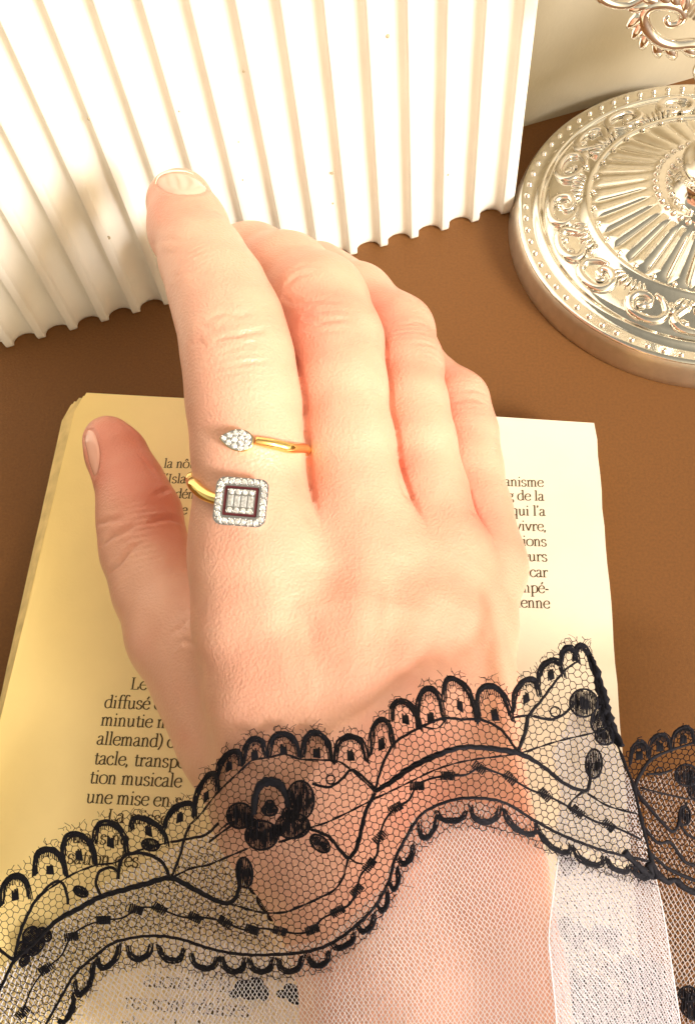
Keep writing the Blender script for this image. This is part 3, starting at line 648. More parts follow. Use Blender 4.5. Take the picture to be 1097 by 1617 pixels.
# cushion head
c, u, v, n, s = head_frame(383, 797, math.radians(5), 1.9)
def rrect(hx, hy, r, k=5):
    o = []
    for sx, sy, a0 in ((1, 1, 0), (-1, 1, 90), (-1, -1, 180), (1, -1, 270)):
        for j in range(k): a = math.radians(a0 + 90 * j / (k - 1)); o.append((sx * (hx - r) + r * math.cos(a), sy * (hy - r) + r * math.sin(a)))
    return o
sc = lambda O, k=1: [(x * s * k, y * s * k) for x, y in O]
O1 = sc(rrect(41, 38.5, 14)); plate('cushion_setting', O1, c, u, v, n, -1.9, -.12, M_white, .84)
plate('recess', sc(rrect(26.6, 23.8, 3)), c, u, v, n, -.3, -.06, M_slot, 1.0)
plate('centre_plate', sc(rrect(22, 19.5, 2)), c, u, v, n, -.2, .12, M_white, 1.0)
fr = [(a, b_) for a, b_ in zip(sc(rrect(28.5, 25.5, 3)), sc(rrect(26.6, 23.6, 2)))]
V = []; 
for (a, b_) in fr: V += [c + u * a[0] + v * a[1] + n * -.1, c + u * a[0] + v * a[1] + n * .12, c + u * b_[0] + v * b_[1] + n * .12, c + u * b_[0] + v * b_[1] + n * -.1]
m = len(fr); mesh_obj('inner_frame', V, [[4 * i + k, 4 * ((i + 1) % m) + k, 4 * ((i + 1) % m) + (k + 1) % 4, 4 * i + (k + 1) % 4] for i in range(m) for k in range(4)], M_white, ringo)
path = rrect(34.3, 31.8, 10, 8); L = np.array(path + path[:1]); dl = np.r_[0, np.cumsum(np.linalg.norm(np.diff(L, axis=0), axis=1))]; bp_ = MB(); NH = 26
for k in range(NH):
    t = dl[-1] * k / NH; x, y = np.interp(t, dl, L[:, 0]), np.interp(t, dl, L[:, 1]); gem_obj(c + u * x * s + v * y * s + n * .1, u, v, n, 4.5 * s)
    t2 = dl[-1] * (k + .5) / NH; x, y = np.interp(t2, dl, L[:, 0]), np.interp(t2, dl, L[:, 1]); q = np.array([x, y]); q /= np.linalg.norm(q)
    for o_ in (4.2, -3.6): prong(bp_, c + u * (x + q[0] * o_) * s + v * (y + q[1] * o_) * s + n * .26, n, .15)
for sy in (1, -1):
    for k in range(4):
        x = -15.6 + 10.4 * k; gem_obj(c + u * x * s + v * sy * 14.6 * s + n * .26, u, v, n, 4.3 * s)
        for o_ in (-5, 5): prong(bp_, c + u * (x + o_) * s + v * sy * (14.6 + 2) * s + n * .4, n, .12)
bp_.build('prong_cluster', M_white, ringo, True)['kind'] = 'stuff'
for k in range(4):
    x = -15.6 + 10.4 * k; hx, hy = 3.9, 8.8; V = [c + u * (x + a * hx * e) * s + v * (b_ * hy * f_) * s + n * (z + (.1 * a if e < 1 else 0)) for e, f_, z in ((.55, .72, .42), (1, 1, .22), (.9, .95, .0)) for a, b_ in ((-1, -1), (1, -1), (1, 1), (-1, 1))]
    mesh_obj('baguette_stone', V, [[0, 1, 2, 3]] + [[r * 4 + i, r * 4 + 4 + i, r * 4 + 4 + (i + 1) % 4, r * 4 + (i + 1) % 4] for r in (0, 1) for i in range(4)], M_dia, ringo)
# ------------------------------------------------------------------ the sleeve: tulle with a wide black lace edge
# sheets are curved surfaces in space: control points (photo pixel -> height above the table in mm), smooth in between
class Sheet:
    def __init__(s, ctl, gap=0.0, lo=None):
        s.c = np.array([q[:2] for q in ctl], float) / 400; s.z = np.array([q[2] for q in ctl], float)
        A = s.k(s.c, s.c) + np.eye(len(s.c)) * .02; n = len(s.c); B = np.c_[np.ones(n), s.c]
        M_ = np.block([[A, B], [B.T, np.zeros((3, 3))]]); w = np.linalg.solve(M_, np.r_[s.z, 0, 0, 0]); s.w, s.p = w[:n], w[n:]
        s.gap = gap; s.grid = None
    @staticmethod
    def k(a, b):
        return np.linalg.norm(a[:, None] - b[None], axis=2)
    def height(s, X):
        Y = np.asarray(X, float) / 400; return s.k(Y, s.c) @ s.w + s.p[0] + Y @ s.p[1:]
    def at(s, X, lift=0.0):
        X = np.asarray(X, float).reshape(-1, 2); z = s.height(X)
        z = z + .7 * np.sin(X[:, 0] / 55 + X[:, 1] / 90) + .35 * np.sin(X[:, 0] / 23 - X[:, 1] / 41)
        D = np.stack([(X[:, 0] - CX) / F, -(X[:, 1] - CY) / F, -np.ones(len(X))], 1) @ ROT.T
        P = CAMP + D * ((z - H) / D[:, 2])[:, None]
        if s.gap:                                        # keep the cloth clear of the hand
            u = D / np.linalg.norm(D, axis=1)[:, None]
            for _ in range(4):
                d = sdf(P); P = P - u * np.clip(s.gap - d, 0, 6)[:, None]
        u = D / np.linalg.norm(D, axis=1)[:, None]
        return P - u * (np.asarray(lift) * np.ones(len(P)))[:, None]
FRONT = Sheet([(-60, 1400, 14), (0, 1385, 17), (100, 1320, 25), (200, 1295, 32), (300, 1240, 40), (420, 1160, 50), (560, 1150, 57), (700, 1075, 57), (850, 1045, 52), (935, 1015, 51),
               (-60, 1650, 20), (150, 1617, 28), (300, 1500, 40), (400, 1400, 52), (500, 1500, 62), (640, 1640, 68), (640, 1300, 66), (760, 1280, 67), (870, 1400, 64), (870, 1640, 64), (1010, 1390, 56), (1075, 1640, 54), (975, 1165, 52), (-200, 2250, 22), (300, 2250, 60), (650, 2250, 74), (1000, 2250, 66), (1200, 2250, 50)], .8)
RIGHT = Sheet([(960, 1180, 30), (1150, 1140, 24), (1000, 1350, 30), (1150, 1350, 24), (1040, 1640, 34), (1170, 1640, 28), (860, 1200, 34), (840, 1640, 34), (1400, 1120, 14), (1400, 1500, 14), (1400, 1900, 16)])
UNDER = Sheet([(-80, 1480, 10.2), (300, 1300, 11.5), (520, 1400, 13), (-80, 1660, 10.2), (400, 1640, 12), (640, 1660, 14), (880, 1350, 24), (1050, 1400, 30), (880, 1640, 26), (1080, 1640, 30)])
M_lace = material('black_lace_thread', (.011, .011, .019), .8, bump=.04, bscale=4500, var=.5, vscale=3500, spec=.22)
M_net = material('black_net_thread', (.014, .010, .018), .8, spec=.15)
M_tulle = material('white_tulle_thread', (.80, .79, .87), .5, spec=.5)
sleeve = empty('lace_sleeve', (0, 0, 40)); tag(sleeve, 'sheer white tulle sleeve cuff edged with wide black floral lace', 'sleeve')
def px_path(pts, n=5): return catmull(pts, n)
def cord(b, sh, pts, w, lift=.25, n=5, closed=False, flat=.75, fuzz=.12, sm=5):
    X = catmull(pts, sm, closed); P = sh.at(X, lift); s = np.linalg.norm(P.mean(0) - CAMP) / F
    g = np.random.RandomState(len(pts) * 13 + abs(int(pts[0][0]))); m = len(P)
    w = np.interp(np.linspace(0, 1, m), np.linspace(0, 1, len(w)), w) if hasattr(w, '__len__') else np.full(m, float(w))
    b.tube(P, w * .5 * s * (1 + fuzz * g.normal(size=m).clip(-1.5, 1.5)), n, closed, nrm=ROT[:, 2], flat=flat)
def strand(V, Fc, P, r):
    """thin three sided thread along P (n,3)"""
    m = len(P); T = np.gradient(P, axis=0); T /= np.linalg.norm(T, axis=1)[:, None] + 1e-12
    N_ = ROT[:, 2] - T * (T @ ROT[:, 2])[:, None]; N_ /= np.linalg.norm(N_, axis=1)[:, None] + 1e-12; B = np.cross(T, N_); b = len(V)
    r = np.broadcast_to(r, (m,))
    for i in range(m):
        for a, c in ((0, 1), (.87, -.5), (-.87, -.5)): V.append(tuple(P[i] + (B[i] * a + N_[i] * c) * r[i]))
    for i in range(m - 1):
        for k in range(3): Fc.append((b + i * 3 + k, b + i * 3 + (k + 1) % 3, b + i * 3 + 3 + (k + 1) % 3, b + i * 3 + 3 + k))
def inside(X, poly):
    X = np.asarray(X); r = np.zeros(len(X), bool); p = np.asarray(poly, float); j = len(p) - 1
    for i in range(len(p)):
        c = ((p[i, 1] > X[:, 1]) != (p[j, 1] > X[:, 1])) & (X[:, 0] < (p[j, 0] - p[i, 0]) * (X[:, 1] - p[i, 1]) / (p[j, 1] - p[i, 1] + 1e-12) + p[i, 0]); r ^= c; j = i
    return r
def hexnet(sh, poly, cell, wpx, name, mat, parent, ang=.35, seed=1, warp=1.6, fringe=0, sq=1.0, lift=0.0, shrink=None):
    """six sided net cells; cell = across flats in photo pixels at the sheet"""
    g = np.random.RandomState(seed); a = cell / math.sqrt(3); poly = np.asarray(poly, float)
    lo = poly.min(0) - 30; hi = poly.max(0) + 30; c = (lo + hi) / 2; R_ = np.linalg.norm(hi - lo) / 2; ca, sa = math.cos(ang), math.sin(ang)
    ni = int(R_ / cell) + 3; nj = int(R_ / (1.5 * a)) + 3; vid = {}; pts = []; ed = set()
    for j in range(-nj, nj + 1):
        for i in range(-ni, ni + 1):
            x = (i + .5 * (j % 2)) * cell; y = j * 1.5 * a; ids = []
            for k in range(6):
                t = math.pi / 6 + k * math.pi / 3; q = (round((x + a * math.cos(t)) / cell * 2), round((y + a * math.sin(t)) / a * 2))
                if q not in vid: vid[q] = len(pts); pts.append((x + a * math.cos(t), (y + a * math.sin(t)) * sq))
                ids.append(vid[q])
            for k in range(6): e = (ids[k], ids[(k + 1) % 6]); ed.add((min(e), max(e)))
    Q = np.array(pts); Q = np.stack([Q[:, 0] * ca - Q[:, 1] * sa, Q[:, 0] * sa + Q[:, 1] * ca], 1) + c
    if shrink is not None: Q = shrink(Q)
    Q += g.normal(0, warp * .45, Q.shape) + np.stack([np.sin(Q[:, 1] / 31 + 1) * 2.2, np.sin(Q[:, 0] / 37) * 2.2], 1)
    E = np.array(sorted(ed)); mid = (Q[E[:, 0]] + Q[E[:, 1]]) / 2; E = E[inside(mid, poly)]; use = np.unique(E); P3 = np.zeros((len(Q), 3)); P3[use] = sh.at(Q[use], lift)
    s = np.linalg.norm(P3[use].mean(0) - CAMP) / F; V = []; Fc = []
    for e0, e1 in E:
        if g.rand() < .012: continue
        A, B = P3[e0], P3[e1]; m_ = (A + B) / 2 + g.normal(0, .10 * s * cell / 10, 3) * 2; strand(V, Fc, np.array([A, m_, B]), np.array([1.25, .9, 1.25]) * wpx * .5 * s)
    o = mesh_obj(name, V, Fc, mat, parent); o['kind'] = 'stuff'; return o
def diamond(sh, poly, du, dv, a1, a2, wpx, name, mat, parent, seed=2, lift=0.0, holes=None, dens=None):
    """two crossing families of fine wavy threads"""
    poly = np.asarray(poly, float); lo = poly.min(0); hi = poly.max(0); c = (lo + hi) / 2; R_ = np.linalg.norm(hi - lo) / 2; g = np.random.RandomState(seed); V = []; Fc = []; S = []
    for d, an, sp in ((0, a1, du), (1, a2, dv)):
        u = np.array([math.cos(an), math.sin(an)]); v = np.array([-u[1], u[0]]); n = int(R_ / sp) + 1
        for i in range(-n, n + 1):
            t = np.arange(-R_, R_, 4.5); X = c + np.outer(t, u) + v * (i * sp) + np.outer(1.1 * np.sin(t / 4.5 * math.pi / 2 + i * math.pi), v) * .5
            X = X + np.stack([5 * np.sin(X[:, 1] / 75) + 2.0 * np.sin(X[:, 1] / 29 + X[:, 0] / 60), 5 * np.sin(X[:, 0] / 85) + 1.5 * np.sin(X[:, 0] / 33)], 1)
            m = inside(X, poly); k = np.flatnonzero(np.diff(np.r_[0, m.astype(int), 0]))
            for a, b in zip(k[::2], k[1::2]):
                if b - a > 2: S.append(X[a:b])
    A = sh.at(np.concatenate(S), lift); s = np.linalg.norm(A.mean(0) - CAMP) / F; p = 0
    for X in S: strand(V, Fc, A[p:p + len(X)], wpx * .5 * s); p += len(X)
    o = mesh_obj(name, V, Fc, mat, parent); o['kind'] = 'stuff'; return o
def arch_pts(f0, ap, f1, w, leg):
    f0, ap, f1 = (np.array(q, float) for q in (f0, ap, f1)); m = (f0 + f1) / 2; h = ap - m; L = np.linalg.norm(h) + 1e-9; hc = h * (1 - w * .5 / L); hn = h / L
    k = 1 - w * .42 / (np.linalg.norm(f0 - m) + 1e-9); P = [f0 - (f0 - m) * (1 - k) * .5 - hn * leg]
    for t in np.linspace(.12, math.pi - .12, 9): P.append(m + (f0 - m) * math.cos(t) * k * 1.02 + hc * (.12 + .88 * math.sin(t) ** .8))
    return P + [f1 - (f1 - m) * (1 - k) * .5 - hn * leg], m, h, hn
def scallop(b, sh, f0, ap, f1, w=12, stub=True, net=None):
    P, m, h, hn = arch_pts(f0, ap, f1, w, 7); f0 = np.array(f0, float); f1 = np.array(f1, float)
    g = np.random.RandomState(abs(int(ap[0]))); u = (f1 - f0) / (np.linalg.norm(f1 - f0) + 1e-9)
    for k in range(5):                                   # satin bundles lying side by side
        o = (k - 2) / 2; cc = m + h * .2
        cord(b, sh, [q + (q - cc) / (np.linalg.norm(q - cc) + 1e-9) * o * w * .30 + g.normal(0, .5, 2) for q in P], [w * .14, w * .22, w * .26, w * .26, w * .22, w * .14], .45 - .12 * o * o, 5, fuzz=.22, sm=3)
    for k in range(15):                                  # short satin stitches hang inside the arch
        x = (k - 7) / 7; r = math.sqrt(max(0, 1 - x * x)); top = m + u * x * np.linalg.norm(f1 - f0) * .36 + h * (.12 + .62 * r)
        cord(b, sh, [top + hn * 3, top - hn * (3 + 7 * g.rand())], 1.7, .5, 3, fuzz=.1, sm=1)
    if stub:
        q = m + h * .02
        for k in range(5): cord(b, sh, [q + u * (k - 2) * 2.4 - h * .1, q + u * (k - 2) * 2.0 + hn * (9 + 5 * g.rand())], 2.5, .45, 4, fuzz=.15, sm=1)
def disc_blob(b, sh, c, r, ry=None, ang=0, seed=0):
    """a filled motif: satin stitches side by side"""
    ry = ry or r; ca, sa = math.cos(ang), math.sin(ang); n = max(4, int(2 * r / 2.4)); g = np.random.RandomState(abs(int(c[0])) + seed)
    for k in range(n):
        x = -r + 2 * r * (k + .5) / n; y = ry * math.sqrt(max(0, 1 - (x / r) ** 2)) * (1 + .07 * g.normal())
        L = [(c[0] + x * ca - t * sa, c[1] + x * sa + t * ca) for t in (-y, 0, y)]; cord(b, sh, L, [1.6, 2.5, 1.6], .4 + .5 * g.rand(), 4, fuzz=.25, sm=3)
    t = [(c[0] + r * math.cos(a) * ca - ry * math.sin(a) * sa, c[1] + r * math.cos(a) * sa + ry * math.sin(a) * ca) for a in np.linspace(0, 6.283, 10)[:-1]]
    cord(b, sh, t, 3.4, .55, 5, closed=True)
ARCH = [((0, 1425), (22, 1378), (50, 1412)), ((52, 1376), (76, 1335), (108, 1379)), ((97, 1350), (121, 1311), (154, 1360)), ((146, 1325), (175, 1294), (204, 1345)), ((204, 1305), (233, 1289), (266, 1330)), ((257, 1308), (286, 1265), (311, 1284)),
        ((305, 1285), (325, 1222), (346, 1240)), ((340, 1228), (363, 1183), (383, 1202)), ((382, 1202), (400, 1161), (423, 1190)), ((422, 1188), (446, 1153), (474, 1190)), ((475, 1190), (499, 1151), (525, 1197)), ((526, 1199), (551, 1157), (582, 1197)),
        ((582, 1188), (599, 1131), (623, 1172)), ((615, 1133), (636, 1102), (666, 1147)), ((656, 1143), (674, 1081), (704, 1133)), ((698, 1100), (723, 1069), (754, 1137)), ((752, 1134), (770, 1077), (811, 1133)), ((808, 1121), (827, 1069), (853, 1092)), ((847, 1080), (866, 1038), (892, 1062)), ((882, 1042), (896, 1017), (915, 1040)), ((905, 1035), (920, 1015), (936, 1058))]
for a in ARCH:
    b = MB(); scallop(b, FRONT, *a, stub=a[0][0] < 880); b.build('scallop', M_lace, sleeve, True)
LOW = [((687, 1280), (712, 1302), (738, 1281)), ((740, 1272), (765, 1304), (791, 1274)), ((793, 1277), (826, 1320), (848, 1302)), ((846, 1302), (877, 1346), (903, 1336)), ((903, 1339), (933, 1370), (956, 1354)), ((956, 1356), (978, 1381), (996, 1368)), ((996, 1368), (1015, 1391), (1030, 1376)),
       ((658, 1300), (673, 1328), (692, 1288)), ((627, 1358), (645, 1366), (653, 1332)), ((614, 1398), (627, 1405), (628, 1368)), ((593, 1430), (608, 1440), (613, 1405)), ((563, 1465), (583, 1472), (592, 1441)), ((522, 1493), (547, 1499), (561, 1473)), ((482, 1508), (506, 1530), (522, 1502)), ((437, 1515), (458, 1540), (480, 1510)), ((391, 1515), (413, 1540), (434, 1514)), ((347, 1511), (369, 1540), (390, 1514)),
       ((300, 1507), (322, 1535), (346, 1512)), ((248, 1493), (270, 1522), (293, 1500)), ((200, 1495), (220, 1520), (242, 1492)), ((153, 1515), (171, 1531), (191, 1490)), ((117, 1552), (133, 1572), (150, 1518)), ((92, 1615), (113, 1606), (116, 1568))]
for a in LOW:
    b = MB(); P, m_, h_, hn_ = arch_pts(*a, 11, 2); g = np.random.RandomState(int(a[1][1])); cc = m_
    for k in range(4): o = (k - 1.5) / 1.5; cord(b, FRONT, [q + (q - cc) / (np.linalg.norm(q - cc) + 1e-9) * o * 3.4 + g.normal(0, .5, 2) for q in P], [1.8, 3.0, 3.4, 3.0, 1.8], .45, 5, fuzz=.25, sm=3)
    for k in range(8): x = P[1] + (P[-2] - P[1]) * (k + .7) / 8.6; cord(b, FRONT, [x + h_ * .55, x + h_ * (.5 - .35 * g.rand())], 1.7, .4, 3, sm=1)
    b.build('small_scallop', M_lace, sleeve, True)
VINE = [([(58, 1417), (91, 1395), (120, 1378), (153, 1366), (182, 1362), (208, 1347), (240, 1337), (268, 1330)], 3.2), ([(300, 1302), (315, 1288), (335, 1262), (350, 1245), (386, 1211), (400, 1200), (426, 1196), (449, 1191), (475, 1199), (504, 1200), (533, 1202), (552, 1214), (577, 1236), (592, 1250)], 3.6),
        ([(592, 1249), (598, 1225), (607, 1200), (622, 1174), (642, 1160), (668, 1146), (700, 1134), (730, 1136), (757, 1136), (784, 1147), (801, 1164), (817, 1188)], 4.6), ([(592, 1250), (622, 1231), (650, 1211), (690, 1192), (730, 1180), (775, 1182), (817, 1189), (852, 1207), (892, 1238), (925, 1248), (931, 1225), (928, 1205)], [7, 10, 10, 8, 10, 7, 6, 6, 5]),
        ([(592, 1261), (630, 1243), (691, 1214), (744, 1200), (817, 1190), (878, 1171), (938, 1157)], 3.4), ([(592, 1261), (541, 1287), (512, 1300), (484, 1308)], 3.4), ([(592, 1252), (577, 1283), (568, 1322), (560, 1345), (549, 1354), (533, 1338), (519, 1321), (490, 1309)], [6, 7, 6, 5]),
        ([(550, 1353), (542, 1384), (528, 1405), (504, 1418), (475, 1431), (446, 1441), (409, 1440), (373, 1430), (340, 1420)], 3.8), ([(592, 1245), (565, 1220), (552, 1217), (540, 1230), (519, 1243), (493, 1237)], 4.5), ([(550, 1353), (562, 1362), (575, 1364)], 3),
        ([(391, 1340), (355, 1355), (328, 1366), (300, 1372), (270, 1387)], 3.6), ([(-30, 1600), (0, 1562), (22, 1519), (55, 1488), (91, 1453), (124, 1435), (157, 1417), (200, 1404), (233, 1395), (270, 1387), (310, 1406), (346, 1424), (366, 1424), (377, 1404), (377, 1380), (380, 1358)], [5, 6, 8, 9, 9, 8, 7, 6, 6]),
        ([(268, 1388), (262, 1370), (252, 1358), (236, 1350), (219, 1347), (200, 1350), (190, 1362), (187, 1388)], 5.5), ([(270, 1387), (284, 1352), (292, 1322), (300, 1303)], 4.6), ([(22, 1518), (33, 1471), (47, 1439), (58, 1420), (75, 1404)], 5), ([(-10, 1492), (22, 1517)], 5),
        ([(160, 1415), (152, 1395), (158, 1376), (176, 1370), (188, 1378)], 5), ([(60, 1420), (78, 1398), (95, 1392), (104, 1405), (108, 1428)], 4.5),
        ([(650, 1306), (670, 1282), (711, 1264), (752, 1260), (797, 1268), (846, 1297), (890, 1320), (952, 1343), (1024, 1360)], 5), ([(650, 1306), (624, 1355), (614, 1391), (592, 1431), (559, 1464), (522, 1490), (482, 1503), (420, 1508), (373, 1506), (329, 1497), (282, 1482), (233, 1478), (182, 1488), (153, 1508), (120, 1537), (98, 1573), (66, 1630)], 5),
        ([(817, 1187), (829, 1155), (834, 1131), (854, 1106), (878, 1074), (895, 1055), (913, 1044)], [6, 7, 5, 4, 3]), ([(842, 1131), (870, 1136), (892, 1126), (905, 1112), (918, 1108)], 4.6), ([(927, 1253), (960, 1273), (1005, 1285)], 3.6), ([(925, 1246), (905, 1262), (898, 1276), (918, 1288)], 4),
        ([(665, 1147), (690, 1150), (704, 1135)], 3), ([(811, 1133), (829, 1130), (842, 1131)], 4), ([(484, 1309), (470, 1320), (440, 1330)], 4), ([(330, 1330), (345, 1318), (362, 1306), (374, 1296)], 4), ([(270, 1330), (300, 1324), (325, 1318), (345, 1300)], 4.5), ([(372, 1296), (358, 1302), (346, 1312)], 3)]
def vine(b, sh, pts, w):
    w_ = np.array(w if hasattr(w, '__len__') else [w, w], float); g = np.random.RandomState(abs(int(pts[0][0])) + len(pts)); X = catmull(pts, 6); T = np.gradient(X, axis=0); N_ = np.stack([-T[:, 1], T[:, 0]], 1) / (np.linalg.norm(T, axis=1)[:, None] + 1e-9)
    n = 3 if w_.max() > 4.2 else 2; ww = np.interp(np.linspace(0, 1, len(X)), np.linspace(0, 1, len(w_)), w_); t = np.cumsum(np.linalg.norm(T, axis=1)) / 9
    for k in range(n):                                   # a gimp cord: plies twisted round one another
        ph = 2 * math.pi * k / n; P = sh.at(X + N_ * (np.sin(t + ph) * ww * .27)[:, None], .42 + .02 * ww * np.cos(t + ph)); s_ = np.linalg.norm(P.mean(0) - CAMP) / F
        b.tube(P, ww * .27 * s_ * (1 + .14 * g.normal(size=len(P)).clip(-1.5, 1.5)), 5, nrm=ROT[:, 2], flat=.8)
for pts, w in VINE: b = MB(); vine(b, FRONT, pts, w); b.build('lace_cord', M_lace, sleeve, True)
CHAIN_ = [(1012, 1326), (960, 1303), (911, 1282), (860, 1255), (805, 1229), (756, 1212), (707, 1225), (658, 1241), (624, 1276), (599, 1322), (583, 1366), (563, 1406), (533, 1439), (493, 1468), (442, 1470), (398, 1468), (355, 1456), (308, 1449), (252, 1435), (215, 1436), (164, 1453), (113, 1479), (73, 1530), (36, 1599)]
b = MB(); Z = []
for i, p_ in enumerate(CHAIN_):
    Z.append(p_)
    if i + 1 < len(CHAIN_): q = CHAIN_[i + 1]; Z.append(((p_[0] + q[0]) / 2 + (4 if i % 2 else -4), (p_[1] + q[1]) / 2 + (5 if i % 2 else -3)))
cord(b, FRONT, Z, 3.4, .4, 5); b.build('lace_cord', M_lace, sleeve, True)
for i, p_ in enumerate(CHAIN_[1:]):
    b = MB(); q = CHAIN_[i]; ang = math.atan2(p_[1] - q[1], p_[0] - q[0]) + .3; u = np.array([math.cos(ang), math.sin(ang)]); v = np.array([-u[1], u[0]]); p_ = np.array(p_, float)
    for k in range(7): x = p_ + u * (k - 3) * 3.3; cord(b, FRONT, [x - v * 6.5, x + v * 6.5], 3.0, .5, 4, sm=1, fuzz=.2)
    b.build('lace_knot', M_lace, sleeve, True)
b = MB()
for c_, r, ry in (((379, 1288), 21, 20), ((413, 1319), 26, 23), ((462, 1304), 27, 20), ((474, 1264), 22, 31), ((437, 1312), 12, 8), ((398, 1302), 9, 9), ((457, 1286), 12, 12), ((426, 1279), 12, 9), ((426, 1270), 7, 6)): disc_blob(b, FRONT, c_, r, ry)
for dx in (0, 4): cord(b, FRONT, [(401, 1285), (403, 1262 - dx), (410, 1243 - dx), (425, 1236 - dx), (442, 1242 - dx), (452, 1258), (456, 1275)], [9, 11, 11, 10], .6, 6, fuzz=.15)
b.build('lace_flower', M_lace, sleeve, True)
for c_, r, ry, an in (((386, 1378), 13, 24, -.1), ((505, 1332), 18, 11, .7), ((937, 1206), 13, 23, .05), ((238, 1334), 14, 9, .2), ((128, 1408), 12, 7, .5)):
    b = MB(); disc_blob(b, FRONT, c_, r, ry, an); b.build('lace_leaf', M_lace, sleeve, True)
b = MB(); disc_blob(b, FRONT, (921, 1110), 22, 22); disc_blob(b, FRONT, (948, 1136), 15, 22, .3); disc_blob(b, FRONT, (955, 1162), 16, 14); b.build('lace_flower', M_lace, sleeve, True)
for c_, r in (((522, 1231), 7), ((876, 1124), 8)):
    b = MB(); cord(b, FRONT, [(c_[0] + r * math.cos(a), c_[1] + r * math.sin(a)) for a in np.linspace(0, 6.283, 9)[:-1]], 2.6, .45, 5, closed=True)
    b.build('lace_eyelet', M_lace, sleeve, True)
# the turned edge where the cuff folds over
b = MB()
for k in range(3): cord(b, FRONT, [(930 + 2 * k, 1030 + 4 * k), (938 + 3 * k, 1062), (946 + 4 * k, 1098), (952 + 5 * k, 1130), (960 + 5 * k, 1152), (976 + 3 * k, 1178)], [5, 8, 10, 9, 6], .3 + .3 * k, 6, fuzz=.3)
cord(b, FRONT, [(972, 1170), (988, 1212), (1000, 1243), (1013, 1300), (1025, 1347), (1036, 1388)], [5, 4, 5, 5, 10], .3, 6, fuzz=.3)
cord(b, FRONT, [(985, 1345), (1005, 1366), (1030, 1385), (1022, 1362)], 9, .4, 6, fuzz=.3)
b.build('folded_edge', M_lace, sleeve, True)
top_edge = []
for f0, ap, f1 in ARCH: top_edge += [(f0[0] + 2, f0[1] - 30), (ap[0] - 8, ap[1] - 9), (ap[0] + 8, ap[1] - 9)]
low_edge = [(66, 1640)] + [(a[1][0], a[1][1] + 8) for a in sorted(LOW, key=lambda a: a[1][0])]
net_poly = [(-40, 1440), (-10, 1390)] + top_edge + [(938, 1040), (950, 1110), (965, 1160), (985, 1200), (1005, 1250), (1020, 1310), (1034, 1385)] + low_edge[::-1] + [(-40, 1640)]
hexnet(FRONT, net_poly, 11.4, 1.2, 'lace_net', M_net, sleeve, seed=4)
b = MB(); g = np.random.RandomState(9)                       # loose thread ends along the cut edge
for f0, ap, f1 in ARCH:
    for k in range(5):
        t = g.rand(); x = np.array(f0) * (1 - t) + np.array(f1) * t; h_ = np.array(ap) - (np.array(f0) + np.array(f1)) / 2; p_ = x + h_ * (1.02 * (1 - (2 * t - 1) ** 4 * .45)); d_ = h_ / np.linalg.norm(h_); s_ = np.array([-d_[1], d_[0]]) * g.normal(0, .6)
        cord(b, FRONT, [p_, p_ + (d_ + s_) * 4, p_ + (d_ + s_ * 2.2 + g.normal(0, .5, 2)) * (5 + 3 * g.rand())], .8, .2, 3, sm=2)
for f0, ap, f1 in LOW:
    for k in range(7):
        t = g.rand(); x = np.array(f0) * (1 - t) + np.array(f1) * t; h_ = np.array(ap) - (np.array(f0) + np.array(f1)) / 2; p_ = x + h_ * .95; d_ = h_ / np.linalg.norm(h_); s_ = np.array([-d_[1], d_[0]]) * g.normal(0, .6)
        cord(b, FRONT, [p_, p_ + (d_ + s_) * 4, p_ + (d_ + s_ * 2 + g.normal(0, .5, 2)) * (5 + 3 * g.rand())], .8, .2, 3, sm=2)
b.build('loose_thread', M_net, sleeve)['kind'] = 'stuff'
# tulle of the upper side
tul = [(108, 1640), (140, 1560), (215, 1500), (290, 1470), (420, 1500), (520, 1480), (600, 1400), (650, 1290), (720, 1262), (800, 1270), (900, 1320), (1034, 1372), (1046, 1440), (1060, 1530), (1075, 1640), (1150, 2250), (-250, 2250), (-100, 1900)]
diamond(FRONT, tul, 5.7, 5.7, math.radians(52), math.radians(118), .92, 'tulle', M_tulle, sleeve, 3, -.3)
# second thickness of tulle on the cuff's right half, and the tulle seen through the lace on the left
diamond(FRONT, [(880, 1345), (1034, 1385), (1062, 1530), (1076, 1640), (1120, 2000), (900, 2000), (880, 1640), (866, 1500), (870, 1420)], 4.0, 4.0, math.radians(60), math.radians(125), 1.75, 'tulle_lining', M_tulle, sleeve, 5, -1.6)
diamond(FRONT, [(950, 1150), (985, 1200), (1010, 1270), (1030, 1380), (930, 1345), (872, 1328), (885, 1260), (870, 1190), (905, 1120)], 4.4, 4.4, math.radians(60), math.radians(125), 1.7, 'tulle_lining', M_tulle, sleeve, 6, -1.6)
b = MB(); cord(b, FRONT, [(882, 1350), (872, 1420), (866, 1480), (870, 1530), (880, 1640), (900, 2000)], 1.8, .1, 4); cord(b, FRONT, [(1034, 1385), (1046, 1440), (1060, 1530), (1076, 1640), (1120, 2000)], 2.4, .1, 4); b.build('tulle_seam', M_tulle, sleeve, True)
diamond(UNDER, [(-30, 1560), (60, 1470), (150, 1400), (230, 1360), (330, 1308), (365, 1330), (420, 1440), (480, 1540), (520, 1640), (-30, 1640)], 7.6, 7.6, math.radians(40), math.radians(108), 1.7, 'under_tulle', M_tulle, sleeve, 7, 0)
